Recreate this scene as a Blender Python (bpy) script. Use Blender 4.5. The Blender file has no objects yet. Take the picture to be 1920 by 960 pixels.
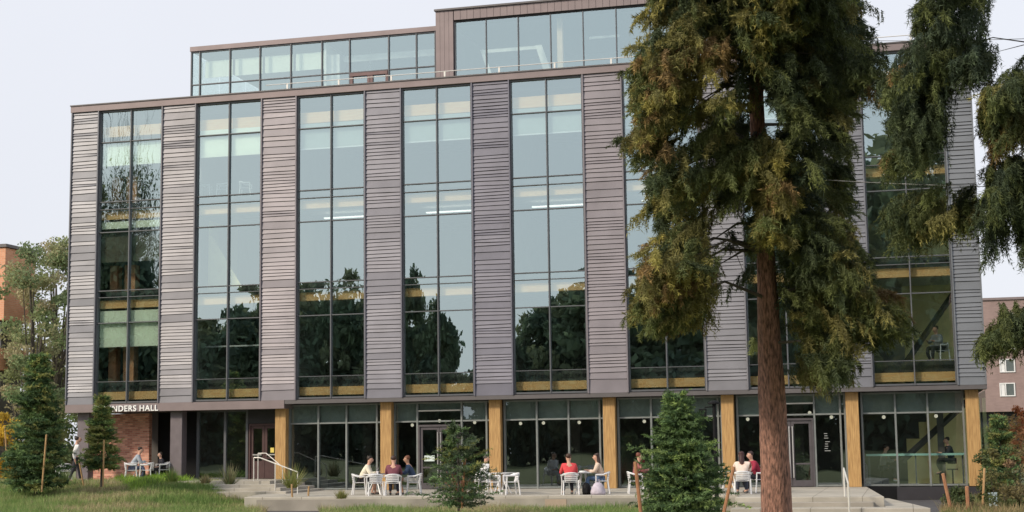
import bpy, bmesh, math, random
import numpy as np
from mathutils import Vector, Matrix
random.seed(7); RNG = np.random.default_rng(11)
sc = bpy.context.scene; COL = sc.collection
rad = math.radians

# ---------------------------------------------------------------- camera
CAM = np.array([13.3725, -57.7604, 1.7542]); YAW, PIT, ROL, F = -0.2521, 0.1243, -0.0140, 2824.3
def cam_rows():
    cy, sy, cp, sp = math.cos(YAW), math.sin(YAW), math.cos(PIT), math.sin(PIT)
    fwd = np.array([sy*cp, cy*cp, sp]); rt = np.array([cy, -sy, 0.]); up = np.cross(rt, fwd)
    cr, sr = math.cos(ROL), math.sin(ROL)
    return np.array([cr*rt + sr*up, -sr*rt + cr*up, fwd])
RM = cam_rows()
cd = bpy.data.cameras.new('camera'); cam = bpy.data.objects.new('camera', cd); COL.objects.link(cam)
cd.sensor_width = 36; cd.lens = F/1920*36; cd.clip_start = .5; cd.clip_end = 3000
m4 = Matrix.Identity(4)
for i in range(3):
    m4[i][0] = RM[0][i]; m4[i][1] = RM[1][i]; m4[i][2] = -RM[2][i]; m4[i][3] = CAM[i]
cam.matrix_world = m4; sc.camera = cam
def ray(x, y): return RM.T @ np.array([(x-960)/F, -(y-480)/F, 1.])
def atY(x, y, Y):
    d = ray(x, y); return CAM + d*(Y-CAM[1])/d[1]
def atZ(x, y, Z):
    d = ray(x, y); return CAM + d*(Z-CAM[2])/d[2]
def dep(x, y, D): return CAM + ray(x, y)*D
def proj(P):
    v = (np.asarray(P)-CAM) @ RM.T
    return 960+F*v[..., 0]/v[..., 2], 480-F*v[..., 1]/v[..., 2]

# ---------------------------------------------------------------- world, sun, exposure
SUN_EL, SUN_AZ = rad(32), rad(222)          # azimuth clockwise from +Y: from behind the camera, left
w = bpy.data.worlds.new('World'); sc.world = w; w.use_nodes = True
nt = w.node_tree; nt.nodes.clear()
out = nt.nodes.new('ShaderNodeOutputWorld'); bg = nt.nodes.new('ShaderNodeBackground')
sky = nt.nodes.new('ShaderNodeTexSky'); sky.sky_type = 'NISHITA'; sky.sun_disc = False
sky.sun_elevation = SUN_EL; sky.sun_rotation = SUN_AZ; sky.air_density = 1.0; sky.dust_density = 3.0
mx = nt.nodes.new('ShaderNodeMix'); mx.data_type = 'RGBA'; mx.inputs[0].default_value = .88
mx.inputs[7].default_value = (7.95, 8.12, 8.72, 1)      # thin bright overcast
nz = nt.nodes.new('ShaderNodeTexNoise'); nz.inputs['Scale'].default_value = 1.6; nz.inputs['Detail'].default_value = 4
mr = nt.nodes.new('ShaderNodeMapRange'); mr.inputs['To Min'].default_value = .88; mr.inputs['To Max'].default_value = 1.08
tc = nt.nodes.new('ShaderNodeTexCoord'); vm = nt.nodes.new('ShaderNodeVectorMath'); vm.operation = 'SCALE'
nt.links.new(tc.outputs['Generated'], nz.inputs['Vector']); nt.links.new(nz.outputs['Fac'], mr.inputs['Value'])
nt.links.new(sky.outputs[0], mx.inputs[6]); nt.links.new(mx.outputs[2], vm.inputs[0]); nt.links.new(mr.outputs[0], vm.inputs['Scale'])
nt.links.new(vm.outputs[0], bg.inputs[0]); bg.inputs[1].default_value = .1
nt.links.new(bg.outputs[0], out.inputs[0])
sd = bpy.data.lights.new('sun', 'SUN'); sd.energy = 2.7; sd.angle = rad(8); sd.color = (1, .88, .70)
so = bpy.data.objects.new('sun', sd); COL.objects.link(so)
sv = Vector((math.sin(SUN_AZ)*math.cos(SUN_EL), math.cos(SUN_AZ)*math.cos(SUN_EL), math.sin(SUN_EL)))
so.rotation_euler = sv.to_track_quat('Z', 'Y').to_euler(); so.location = (0, -60, 60)
sc.view_settings.view_transform = 'Standard'; sc.view_settings.look = 'None'
sc.view_settings.exposure = .22; sc.view_settings.gamma = 1
sc.cycles.max_bounces = 8; sc.cycles.transparent_max_bounces = 16

# ---------------------------------------------------------------- materials
MATS = {}
def mat(name, col, rough=.7, metal=0, noise=.12, scale=3., bump=0., bscale=30., col2=None, emit=None, spec=.5, stretch=None, obj=True):
    if name in MATS: return MATS[name]
    m = bpy.data.materials.new(name); m.use_nodes = True; n = m.node_tree; b = n.nodes['Principled BSDF']
    b.inputs['Roughness'].default_value = rough; b.inputs['Metallic'].default_value = metal
    b.inputs['Specular IOR Level'].default_value = spec
    t = n.nodes.new('ShaderNodeTexCoord'); mp = n.nodes.new('ShaderNodeMapping')
    if stretch: mp.inputs['Scale'].default_value = stretch
    n.links.new(t.outputs['Object'], mp.inputs[0])
    z = n.nodes.new('ShaderNodeTexNoise'); z.inputs['Scale'].default_value = scale; z.inputs['Detail'].default_value = 5
    n.links.new(mp.outputs[0], z.inputs['Vector'])
    r = n.nodes.new('ShaderNodeValToRGB')
    c2 = col2 if col2 else tuple(min(1, c*(1+noise)) for c in col)
    c1 = col if col2 else tuple(c*(1-noise) for c in col)
    r.color_ramp.elements[0].color = (*c1, 1); r.color_ramp.elements[1].color = (*c2, 1)
    r.color_ramp.elements[0].position = .32; r.color_ramp.elements[1].position = .68
    n.links.new(z.outputs['Fac'], r.inputs[0]); n.links.new(r.outputs[0], b.inputs['Base Color'])
    if bump:
        z2 = n.nodes.new('ShaderNodeTexNoise'); z2.inputs['Scale'].default_value = bscale; z2.inputs['Detail'].default_value = 4
        n.links.new(mp.outputs[0], z2.inputs['Vector'])
        bu = n.nodes.new('ShaderNodeBump'); bu.inputs['Strength'].default_value = bump; bu.inputs['Distance'].default_value = .03
        n.links.new(z2.outputs['Fac'], bu.inputs['Height']); n.links.new(bu.outputs[0], b.inputs['Normal'])
    if emit:
        b.inputs['Emission Color'].default_value = (*emit[:3], 1); b.inputs['Emission Strength'].default_value = emit[3]
    MATS[name] = m; return m
def glassmat(name, fac, refl, trans, wav=.004):
    m = bpy.data.materials.new(name); m.use_nodes = True; n = m.node_tree; n.nodes.clear()
    o = n.nodes.new('ShaderNodeOutputMaterial'); mi = n.nodes.new('ShaderNodeMixShader')
    g = n.nodes.new('ShaderNodeBsdfGlossy'); g.inputs['Roughness'].default_value = .0; g.inputs['Color'].default_value = (*refl, 1)
    t = n.nodes.new('ShaderNodeBsdfTransparent'); t.inputs['Color'].default_value = (*trans, 1)
    mi.inputs[0].default_value = fac
    geo = n.nodes.new('ShaderNodeNewGeometry'); z = n.nodes.new('ShaderNodeTexNoise'); z.inputs['Scale'].default_value = .55; z.inputs['Detail'].default_value = 1
    bu = n.nodes.new('ShaderNodeBump'); bu.inputs['Strength'].default_value = 1; bu.inputs['Distance'].default_value = wav
    n.links.new(geo.outputs['Position'], z.inputs['Vector']); n.links.new(z.outputs['Fac'], bu.inputs['Height']); n.links.new(bu.outputs[0], g.inputs['Normal'])
    n.links.new(t.outputs[0], mi.inputs[1]); n.links.new(g.outputs[0], mi.inputs[2]); n.links.new(mi.outputs[0], o.inputs[0])
    MATS[name] = m; return m
def leafmat(name, attr='tint', transl=.25, rough=.65):
    m = bpy.data.materials.new(name); m.use_nodes = True; n = m.node_tree; n.nodes.clear()
    o = n.nodes.new('ShaderNodeOutputMaterial'); a = n.nodes.new('ShaderNodeAttribute'); a.attribute_name = attr
    d = n.nodes.new('ShaderNodeBsdfPrincipled'); d.inputs['Roughness'].default_value = rough; d.inputs['Specular IOR Level'].default_value = .25
    t = n.nodes.new('ShaderNodeBsdfTranslucent'); mi = n.nodes.new('ShaderNodeMixShader'); mi.inputs[0].default_value = transl
    n.links.new(a.outputs['Color'], d.inputs['Base Color']); n.links.new(a.outputs['Color'], t.inputs['Color'])
    n.links.new(d.outputs[0], mi.inputs[1]); n.links.new(t.outputs[0], mi.inputs[2]); n.links.new(mi.outputs[0], o.inputs[0])
    MATS[name] = m; return m
def brickmat(name, c1, c2, mortar, sx=1.):
    m = bpy.data.materials.new(name); m.use_nodes = True; n = m.node_tree; b = n.nodes['Principled BSDF']; b.inputs['Roughness'].default_value = .85
    t = n.nodes.new('ShaderNodeTexCoord'); mp = n.nodes.new('ShaderNodeMapping'); mp.inputs['Rotation'].default_value = (rad(90), 0, 0)
    br = n.nodes.new('ShaderNodeTexBrick'); br.inputs['Scale'].default_value = 1; br.inputs['Brick Width'].default_value = .24*sx; br.inputs['Row Height'].default_value = .08*sx
    br.inputs['Mortar Size'].default_value = .008*sx
    br.inputs['Color1'].default_value = (*c1, 1); br.inputs['Color2'].default_value = (*c2, 1); br.inputs['Mortar'].default_value = (*mortar, 1)
    sp = n.nodes.new('ShaderNodeSeparateXYZ'); cb = n.nodes.new('ShaderNodeCombineXYZ')
    n.links.new(t.outputs['Object'], sp.inputs[0])
    ad = n.nodes.new('ShaderNodeMath'); n.links.new(sp.outputs[0], ad.inputs[0]); n.links.new(sp.outputs[1], ad.inputs[1])
    n.links.new(ad.outputs[0], cb.inputs[0]); n.links.new(sp.outputs[2], cb.inputs[1]); n.links.new(cb.outputs[0], br.inputs['Vector'])
    z = n.nodes.new('ShaderNodeTexNoise'); z.inputs['Scale'].default_value = 1.3; n.links.new(t.outputs['Object'], z.inputs['Vector'])
    mx = n.nodes.new('ShaderNodeMix'); mx.data_type = 'RGBA'; mx.blend_type = 'MULTIPLY'; mx.inputs[0].default_value = .25
    n.links.new(br.outputs['Color'], mx.inputs[6]); n.links.new(z.outputs['Fac'], mx.inputs[7])
    n.links.new(mx.outputs[2], b.inputs['Base Color']); MATS[name] = m; return m

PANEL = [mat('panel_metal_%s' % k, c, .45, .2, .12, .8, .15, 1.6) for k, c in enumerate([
    (.165, .168, .196), (.180, .177, .202), (.212, .195, .221), (.172, .170, .206), (.152, .150, .19), (.215, .196, .22), (.198, .196, .22), (.178, .183, .212), (.17, .182, .205)])]  # per-panel tints put the surroundings' reflected sheen into the base colour
TRIM = mat('dark_trim', (.13, .12, .125), .5, .3, .05)
TRIM2 = mat('brown_metal', (.235, .19, .195), .5, .3, .08, 1.5)
MULL = mat('mullion_metal', (.12, .125, .14), .45, .3, .05)
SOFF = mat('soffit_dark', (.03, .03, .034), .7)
SLAB = mat('slab_edge', (.055, .055, .06), .6, 0, .1)
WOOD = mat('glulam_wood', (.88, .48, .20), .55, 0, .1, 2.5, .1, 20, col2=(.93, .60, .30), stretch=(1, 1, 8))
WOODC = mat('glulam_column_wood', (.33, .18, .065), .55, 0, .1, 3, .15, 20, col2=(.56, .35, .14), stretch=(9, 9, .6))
CEIL = mat('ceiling_white', (.62, .6, .55), .8)
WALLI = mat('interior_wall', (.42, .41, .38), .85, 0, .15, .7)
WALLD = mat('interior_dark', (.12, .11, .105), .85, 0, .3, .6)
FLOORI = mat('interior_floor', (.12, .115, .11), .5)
CLT = mat('cross_laminated_wood', (.95, .80, .40), .7, 0, .12, 1.2)
BLIND = mat('cream_blind', (.92, .94, .80), .8, 0, .03)
BLINDG = mat('grey_blind', (.40, .45, .44), .8, 0, .04)
BLINDK = mat('dark_green_shade', (.25, .29, .28), .8, 0, .1)
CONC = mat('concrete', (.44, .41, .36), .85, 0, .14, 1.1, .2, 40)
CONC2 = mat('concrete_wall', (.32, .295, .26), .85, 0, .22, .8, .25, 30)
CONCP = mat('concrete_patch', (.42, .33, .26), .85, 0, .1, 2)
ASPH = mat('asphalt', (.075, .072, .078), .9, 0, .2, 2, .3, 60)
DIRT = mat('soil_grass', (.075, .085, .035), .95, 0, .3, .9, .6, 12, col2=(.13, .125, .055))
LAWN = mat('lawn', (.15, .18, .07), .95, 0, .3, 3.5, .8, 25, col2=(.17, .17, .08))
BARK = mat('spruce_bark', (.10, .056, .045), .95, 0, .3, 15, 1.0, 26, col2=(.46, .24, .18), stretch=(1.7, 1.7, .42))
BARKD = mat('grey_bark', (.07, .06, .052), .95, 0, .3, 6, .8, 14, col2=(.14, .12, .10), stretch=(1, 1, .3))
WHITE = mat('white_paint', (.78, .78, .8), .35, .1, .03)
STEEL = mat('brushed_steel', (.62, .61, .60), .35, .7, .04)
RAILW = mat('rail_paint', (.72, .70, .66), .4, .2, .04)
STAKE = mat('stake_wood', (.42, .24, .11), .8, 0, .2, 5, col2=(.55, .36, .18), stretch=(4, 4, 1))
STAKER = mat('red_stake_wood', (.34, .15, .08), .8, 0, .2, 5, col2=(.46, .24, .13), stretch=(4, 4, 1))
BLACK = mat('black_paint', (.01, .01, .012), .6, spec=.15)
DOORM = mat('door_metal', (.10, .09, .10), .45, .3)
DOORB = mat('door_brown', (.07, .035, .035), .5, .1)
BRICK = brickmat('red_brick', (.48, .17, .12), (.95, .50, .36), (.6, .42, .34), 1.0)
BRICKO = brickmat('orange_brick', (.74, .33, .19), (.84, .41, .25), (.74, .5, .36), 1.3)
APT = brickmat('apartment_brick', (.30, .215, .21), (.34, .245, .235), (.31, .23, .22), 2.)
GLASS = glassmat('window_glass', .48, (.82, .99, 1.), (.90, 1., .97))
GLASSP = glassmat('penthouse_glass', .5, (.80, .98, .99), (.92, 1., .97))
GLASSG = glassmat('ground_floor_glass', .2, (.8, .95, 1.), (.86, .92, .9))
LEAF = leafmat('needles'); LEAFD = leafmat('leaves', transl=.4); GRASSM = leafmat('grass_blades', transl=.35)
GLOBE = mat('lit_globe', (.9, .88, .8), .5, emit=(1, .9, .7, .55))

# ---------------------------------------------------------------- helpers
def tag(o, label=None, cat=None, group=None, kind=None):
    if label: o['label'] = label
    if cat: o['category'] = cat
    if group: o['group'] = group
    if kind: o['kind'] = kind
    return o
def thing(name, label, cat, loc=(0, 0, 0), rz=0, group=None):
    o = bpy.data.objects.new(name, None); COL.objects.link(o); o.empty_display_size = .2
    o.location = tuple(float(v) for v in loc); o.rotation_euler = (0, 0, rz); tag(o, label, cat, group); return o
def link(name, me, m, parent=None):
    o = bpy.data.objects.new(name, me)
    for x in (m if isinstance(m, (list, tuple)) else [m]): me.materials.append(x)
    COL.objects.link(o); o.parent = parent; return o
class MB:
    def __init__(s): s.v = []; s.f = []; s.mi = []; s.cur = 0
    def box(s, x0, x1, y0, y1, z0, z1):
        b = len(s.v); x0, x1 = min(x0, x1), max(x0, x1); y0, y1 = min(y0, y1), max(y0, y1); z0, z1 = min(z0, z1), max(z0, z1)
        s.v += [(x0, y0, z0), (x1, y0, z0), (x1, y1, z0), (x0, y1, z0), (x0, y0, z1), (x1, y0, z1), (x1, y1, z1), (x0, y1, z1)]
        for q in ((0, 3, 2, 1), (4, 5, 6, 7), (0, 1, 5, 4), (1, 2, 6, 5), (2, 3, 7, 6), (3, 0, 4, 7)): s.f.append(tuple(b+i for i in q)); s.mi.append(s.cur)
        return s
    def quad(s, a, b, c, d):
        n = len(s.v); s.v += [tuple(a), tuple(b), tuple(c), tuple(d)]; s.f.append((n, n+1, n+2, n+3)); s.mi.append(s.cur); return s
    def tube(s, pts, r, n=8, cap=True):
        pts = [Vector([float(c) for c in p]) for p in pts]; rs = r if isinstance(r, (list, tuple)) else [r]*len(pts)
        prev = None; b0 = len(s.v)
        for i, p in enumerate(pts):
            d = (pts[min(i+1, len(pts)-1)]-pts[max(i-1, 0)]).normalized()
            a = prev if prev is not None else (Vector((1, 0, 0)) if abs(d.x) < .9 else Vector((0, 1, 0)))
            u = (a-d*a.dot(d)).normalized(); v = d.cross(u); prev = u
            for k in range(n):
                t = 2*math.pi*k/n; s.v.append(tuple(p+(u*math.cos(t)+v*math.sin(t))*rs[i]))
        for i in range(len(pts)-1):
            for k in range(n):
                a = b0+i*n+k; b = b0+i*n+(k+1) % n; s.f.append((a, b, b+n, a+n)); s.mi.append(s.cur)
        if cap:
            s.f.append(tuple(b0+k for k in range(n))[::-1]); s.mi.append(s.cur)
            s.f.append(tuple(b0+(len(pts)-1)*n+k for k in range(n))); s.mi.append(s.cur)
        return s
    def disc(s, c, r, h, n=24):
        return s.tube([(c[0], c[1], c[2]), (c[0], c[1], c[2]+h)], r, n)
    def ball(s, c, r, n=10, sz=1.):
        k = 7; pts = []; rs = []
        for i in range(k):
            t = math.pi*(i+.15)/(k-.7); pts.append((c[0], c[1], c[2]-math.cos(t)*r*sz)); rs.append(max(.001, r*math.sin(t)))
        return s.tube(pts, rs, n)
    def build(s, name, m, parent=None, bevel=0, smooth=False):
        me = bpy.data.meshes.new(name); me.from_pydata(s.v, [], s.f)
        o = link(name, me, m, parent)
        if s.cur: me.polygons.foreach_set('material_index', s.mi)
        if smooth: me.polygons.foreach_set('use_smooth', [True]*len(me.polygons))
        if bevel:
            bm = bmesh.new(); bm.from_mesh(me); bmesh.ops.bevel(bm, geom=bm.edges[:], offset=bevel, segments=1, affect='EDGES'); bm.to_mesh(me); bm.free()
        return o
def copy_tree(o, parent=None):
    c = o.copy(); COL.objects.link(c); c.parent = parent
    for ch in [x for x in list(o.children)]: copy_tree(ch, c)
    return c
def struct(o): o['kind'] = 'structure'; return o

# ---------------------------------------------------------------- ground
def gz(X, Y):
    X = np.asarray(X, float); Y = np.asarray(Y, float)
    left = 1/(1+np.exp((X+12.2)/.7))                 # 1 at the left
    fr = 0
    z = (-.52)*(1-left)+(.34-.55*np.clip((-Y-3.5)/9, 0, 1))*left
    right = 1/(1+np.exp(-(X-17.5)/1.2)); z = z*(1-right)+(-.60)*right
    near = np.clip((-Y-16)/25, 0, 1); near = near*near*(3-2*near)
    z = z*(1-near)+.12*near
    back = np.clip(Y/10, 0, 1); z = z*(1-back)+(-.3)*back
    return z
def grid_mesh(xs, ys, zf):
    me = bpy.data.meshes.new('ground'); XX, YY = np.meshgrid(xs, ys); ZZ = zf(XX, YY)
    v = np.stack([XX, YY, ZZ], -1).reshape(-1, 3); nx, ny = len(xs), len(ys)
    f = [(j*nx+i, j*nx+i+1, (j+1)*nx+i+1, (j+1)*nx+i) for j in range(ny-1) for i in range(nx-1)]
    me.from_pydata(v.tolist(), [], f); me.polygons.foreach_set('use_smooth', [True]*len(me.polygons)); return me
xs = np.concatenate([[-900, -400, -200, -100, -70], np.arange(-50, 45, .8), [55, 70, 100, 200, 400, 900]])
ys = np.concatenate([[-900, -400, -200, -120, -90], np.arange(-70, 20, .8), [30, 50, 100, 200, 400, 900]])
struct(link('ground', grid_mesh(xs, ys, gz), LAWN))
# plaza in front of the left entrance, path, right lower paving
def sheet(name, poly, m, dz, zf=None):
    bm = bmesh.new(); vs = [bm.verts.new((x, y, 0)) for x, y in poly]; bm.faces.new(vs)
    bmesh.ops.triangulate(bm, faces=bm.faces[:])
    for _ in range(4): bmesh.ops.subdivide_edges(bm, edges=bm.edges[:], cuts=1, use_grid_fill=True)
    for v in bm.verts: v.co.z = float((zf or gz)(v.co.x, v.co.y))+dz
    me = bpy.data.meshes.new(name); bm.to_mesh(me); bm.free(); return struct(link(name, me, m))
sheet('path', [tuple(atZ(*p)[:2]) for p in ((505, 975, -.45), (500, 950, -.4), (545, 941, -.4), (615, 934, -.5), (650, 937, -.5), (592, 948, -.5), (640, 975, -.5))], ASPH, .03)
MB().box(-45, -10.9, -2.2, 4, -.4, .46).build('entrance_plaza', CONC); struct(bpy.data.objects['entrance_plaza'])
st = MB()
for i in range(3):
    st.box(-13.1+.15*i, -10.9+.42*(i+1), -2.2-.45*(i+1), .4, -.5, .46-.125*(i+1))
struct(st.build('entrance_steps', CONC, bevel=.015))
def joints(m, sx=1.5):
    n = m.node_tree; b = n.nodes['Principled BSDF']; src = b.inputs['Base Color'].links[0].from_socket
    t = n.nodes.new('ShaderNodeTexCoord'); br = n.nodes.new('ShaderNodeTexBrick'); br.offset = 0; br.inputs['Scale'].default_value = 1
    br.inputs['Brick Width'].default_value = sx; br.inputs['Row Height'].default_value = sx; br.inputs['Mortar Size'].default_value = .012
    br.inputs['Color1'].default_value = (1, 1, 1, 1); br.inputs['Color2'].default_value = (.88, .88, .87, 1); br.inputs['Mortar'].default_value = (.45, .44, .42, 1)
    mx = n.nodes.new('ShaderNodeMix'); mx.data_type = 'RGBA'; mx.blend_type = 'MULTIPLY'; mx.inputs[0].default_value = 1
    n.links.new(t.outputs['Object'], br.inputs['Vector']); n.links.new(src, mx.inputs[6]); n.links.new(br.outputs['Color'], mx.inputs[7]); n.links.new(mx.outputs[2], b.inputs['Base Color'])
joints(CONC)
def slab(name, poly, z0, z1, m, bv=.015):
    mb = MB(); n = len(poly); mb.v = [(x, y, z0) for x, y in poly]+[(x, y, z1) for x, y in poly]
    mb.f = [tuple(range(n))[::-1], tuple(range(n, 2*n))]+[(i, (i+1) % n, (i+1) % n+n, i+n) for i in range(n)]; mb.mi = [0]*len(mb.f)
    return struct(mb.build(name, m, bevel=bv))
slab('terrace', [(-10.45, 1.2), (-10.45, -4.2), (-9.7, -7.2), (8.1, -7.2), (8.1, 1.2)], -.9, 0, CONC, .02)
slab('terrace_landing', [(8.103, 1.2), (8.103, -9.6), (12.66, -9.6), (11.85, 1.2)], -.9, -.003, CONC)
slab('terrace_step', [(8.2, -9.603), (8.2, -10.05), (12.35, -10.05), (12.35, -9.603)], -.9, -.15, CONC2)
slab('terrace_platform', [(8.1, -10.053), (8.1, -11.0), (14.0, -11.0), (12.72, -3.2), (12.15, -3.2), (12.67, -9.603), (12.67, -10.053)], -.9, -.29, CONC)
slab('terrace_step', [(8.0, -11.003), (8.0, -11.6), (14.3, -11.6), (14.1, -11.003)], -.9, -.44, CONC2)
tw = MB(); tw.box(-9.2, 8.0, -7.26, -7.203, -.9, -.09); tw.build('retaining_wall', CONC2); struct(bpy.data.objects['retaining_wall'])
struct(MB().box(atY(1022, 940, -7.27)[0], atY(1062, 940, -7.27)[0], -7.275, -7.262, -.47, -.12).build('wall_patch', CONCP))
struct(MB().box(12.0, 30, -12, .2, -1.2, -.49).build('lower_paving', ASPH))
slab('side_path', [(14.05, -9.8), (16.5, -16), (13.5, -16), (13.2, -11.7), (14.35, -11.7)], -1.2, -.47, CONC)

# ---------------------------------------------------------------- the hall
M_, W_ = 4.6, 1.61
XL, XR = -21.23, 16.33
def px0(k): return (k-4.5)*M_-W_/2 if k else XL
def px1(k): return (k-4.5)*M_+W_/2 if k < 8 else XR
FLO = [4.62, 8.5, 12.35, 16.40]
hall = thing('academic_hall', 'five-storey glass and mauve-grey metal clad hall with timber columns, filling the photo behind the spruce', 'building')
ZB, ZT = 3.68, 16.37
# cladding: overlapping horizontal boards with irregular, slightly twisted joints
for k in range(9):
    rg = random.Random(100+k); x0, x1 = px0(k), px1(k); mb = MB()
    zs = []; z = ZT-.12
    while z > ZB+.25:
        zs.append(z)
        if rg.random() < .38:
            for _ in range(rg.choice((2, 3, 4))):
                z -= rg.uniform(.10, .16)
                if z > ZB+.25: zs.append(z)
        z -= rg.choice((.14, .18, .22, .26, .32, .17, .2))
    zl = []; zr = []
    for z in zs:
        t = rg.uniform(-.013, .013); c = rg.uniform(-.006, .006); zl.append(z+t+c); zr.append(z-t+c)
    zl = [ZT]+zl+[ZB]; zr = [ZT]+zr+[ZB]
    nseg = 5
    for i in range(len(zl)-1):
        pts = []
        sag = rg.uniform(-.012, .012)
        gap = .021
        for s in range(nseg+1):
            t = s/nseg; x = x0+.05+(x1-x0-.1)*t
            za = zl[i]*(1-t)+zr[i]*t-(gap if i else 0); zb = zl[i+1]*(1-t)+zr[i+1]*t
            if zb > za-.02: zb = za-.02
            za += sag*math.sin(math.pi*t)*(1 if i else 0)
            pts.append((x, za, zb))
        for s in range(nseg):
            (xa, a0, b0), (xb, a1, b1) = pts[s], pts[s+1]
            Yt, Yb = -.075, -.108
            mb.quad((xa, Yb, b0), (xb, Yb, b1), (xb, Yt, a1), (xa, Yt, a0))       # board face leans out
            mb.quad((xa, 0, b0), (xb, 0, b1), (xb, Yb, b1), (xa, Yb, b0))          # underside lip
            mb.quad((xa, Yt, a0), (xb, Yt, a1), (xb, 0, a1), (xa, 0, a0))
    for (xa, xb) in ((x0, x0+.05), (x1-.05, x1)): mb.box(xa, xb, -.15, .3, ZB, ZT)
    mb.box(x0+.05, x1-.05, .0, .3, ZB, ZT-.002)
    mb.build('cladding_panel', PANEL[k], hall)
# continuous trims
MB().box(XL-.03, XR+.03, -.16, .5, ZT+.002, ZT+.27).build('parapet', TRIM2, hall)
MB().box(XL-.05, XR+.05, -.2, .52, ZT+.273, ZT+.32).build('parapet_cap', TRIM, hall)
MB().box(-11.2, XR, -.10, .9, ZB-.16, ZB-.002).build('fascia', TRIM, hall)
MB().box(XL, -11.203, -.12, .9, ZB-.34, ZB-.002).build('fascia', TRIM2, hall)
# shell: slabs, side, back, roof
sl = MB()
for z in FLO[:3]: sl.box(XL+.35, XR-.1, .34, 9.4, z-.40, z-.02)
sl.build('floor_slab', SLAB, hall)
MB().box(XL+.1, XR-.1, .5, 15, 16.0, 16.38).build('roof', SLAB, hall)
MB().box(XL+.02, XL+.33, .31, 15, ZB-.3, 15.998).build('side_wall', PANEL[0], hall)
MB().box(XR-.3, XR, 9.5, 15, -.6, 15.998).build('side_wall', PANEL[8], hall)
MB().box(XL+.35, XR-.3, 14.8, 15, -.6, 15.998).build('back_wall', TRIM2, hall)
iw = MB(); iw.box(XL+.35, XR-.3, 9.42, 9.6, 4.7, 15.99); iw.build('interior_wall', WALLI, hall)
for k in range(1, 8):
    x = (k-4.5)*M_
    if k in (1, 2, 4, 6): MB().box(x-.09, x+.09, 1.9, 9.4, 4.62, 15.98).build('partition', WALLI, hall)
    MB().box(x-.2, x+.2, .75, 1.15, 4.62, 15.99).build('inner_column', WALLD, hall)
ce = MB()
for z in (8.5, 12.35): ce.box(XL+.4, XR-.32, 1.3, 9.4, z-.62, z-.41)
ce.box(XL+.4, XR-.32, 1.3, 9.4, 15.5, 15.7); ce.build('ceiling', CEIL, hall)
eg_ = MB()
for (z0_, z1_) in ((.05, 3.5), (4.65, 8.1), (8.52, 11.9), (12.4, 15.9)): eg_.quad((XR-.05, .35, z0_), (XR-.05, 9.4, z0_), (XR-.05, 9.4, z1_), (XR-.05, .35, z1_))
eg_.build('side_glazing', GLASS, hall)  # unseen east end, made glass to let sky light onto the timber walls
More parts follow.
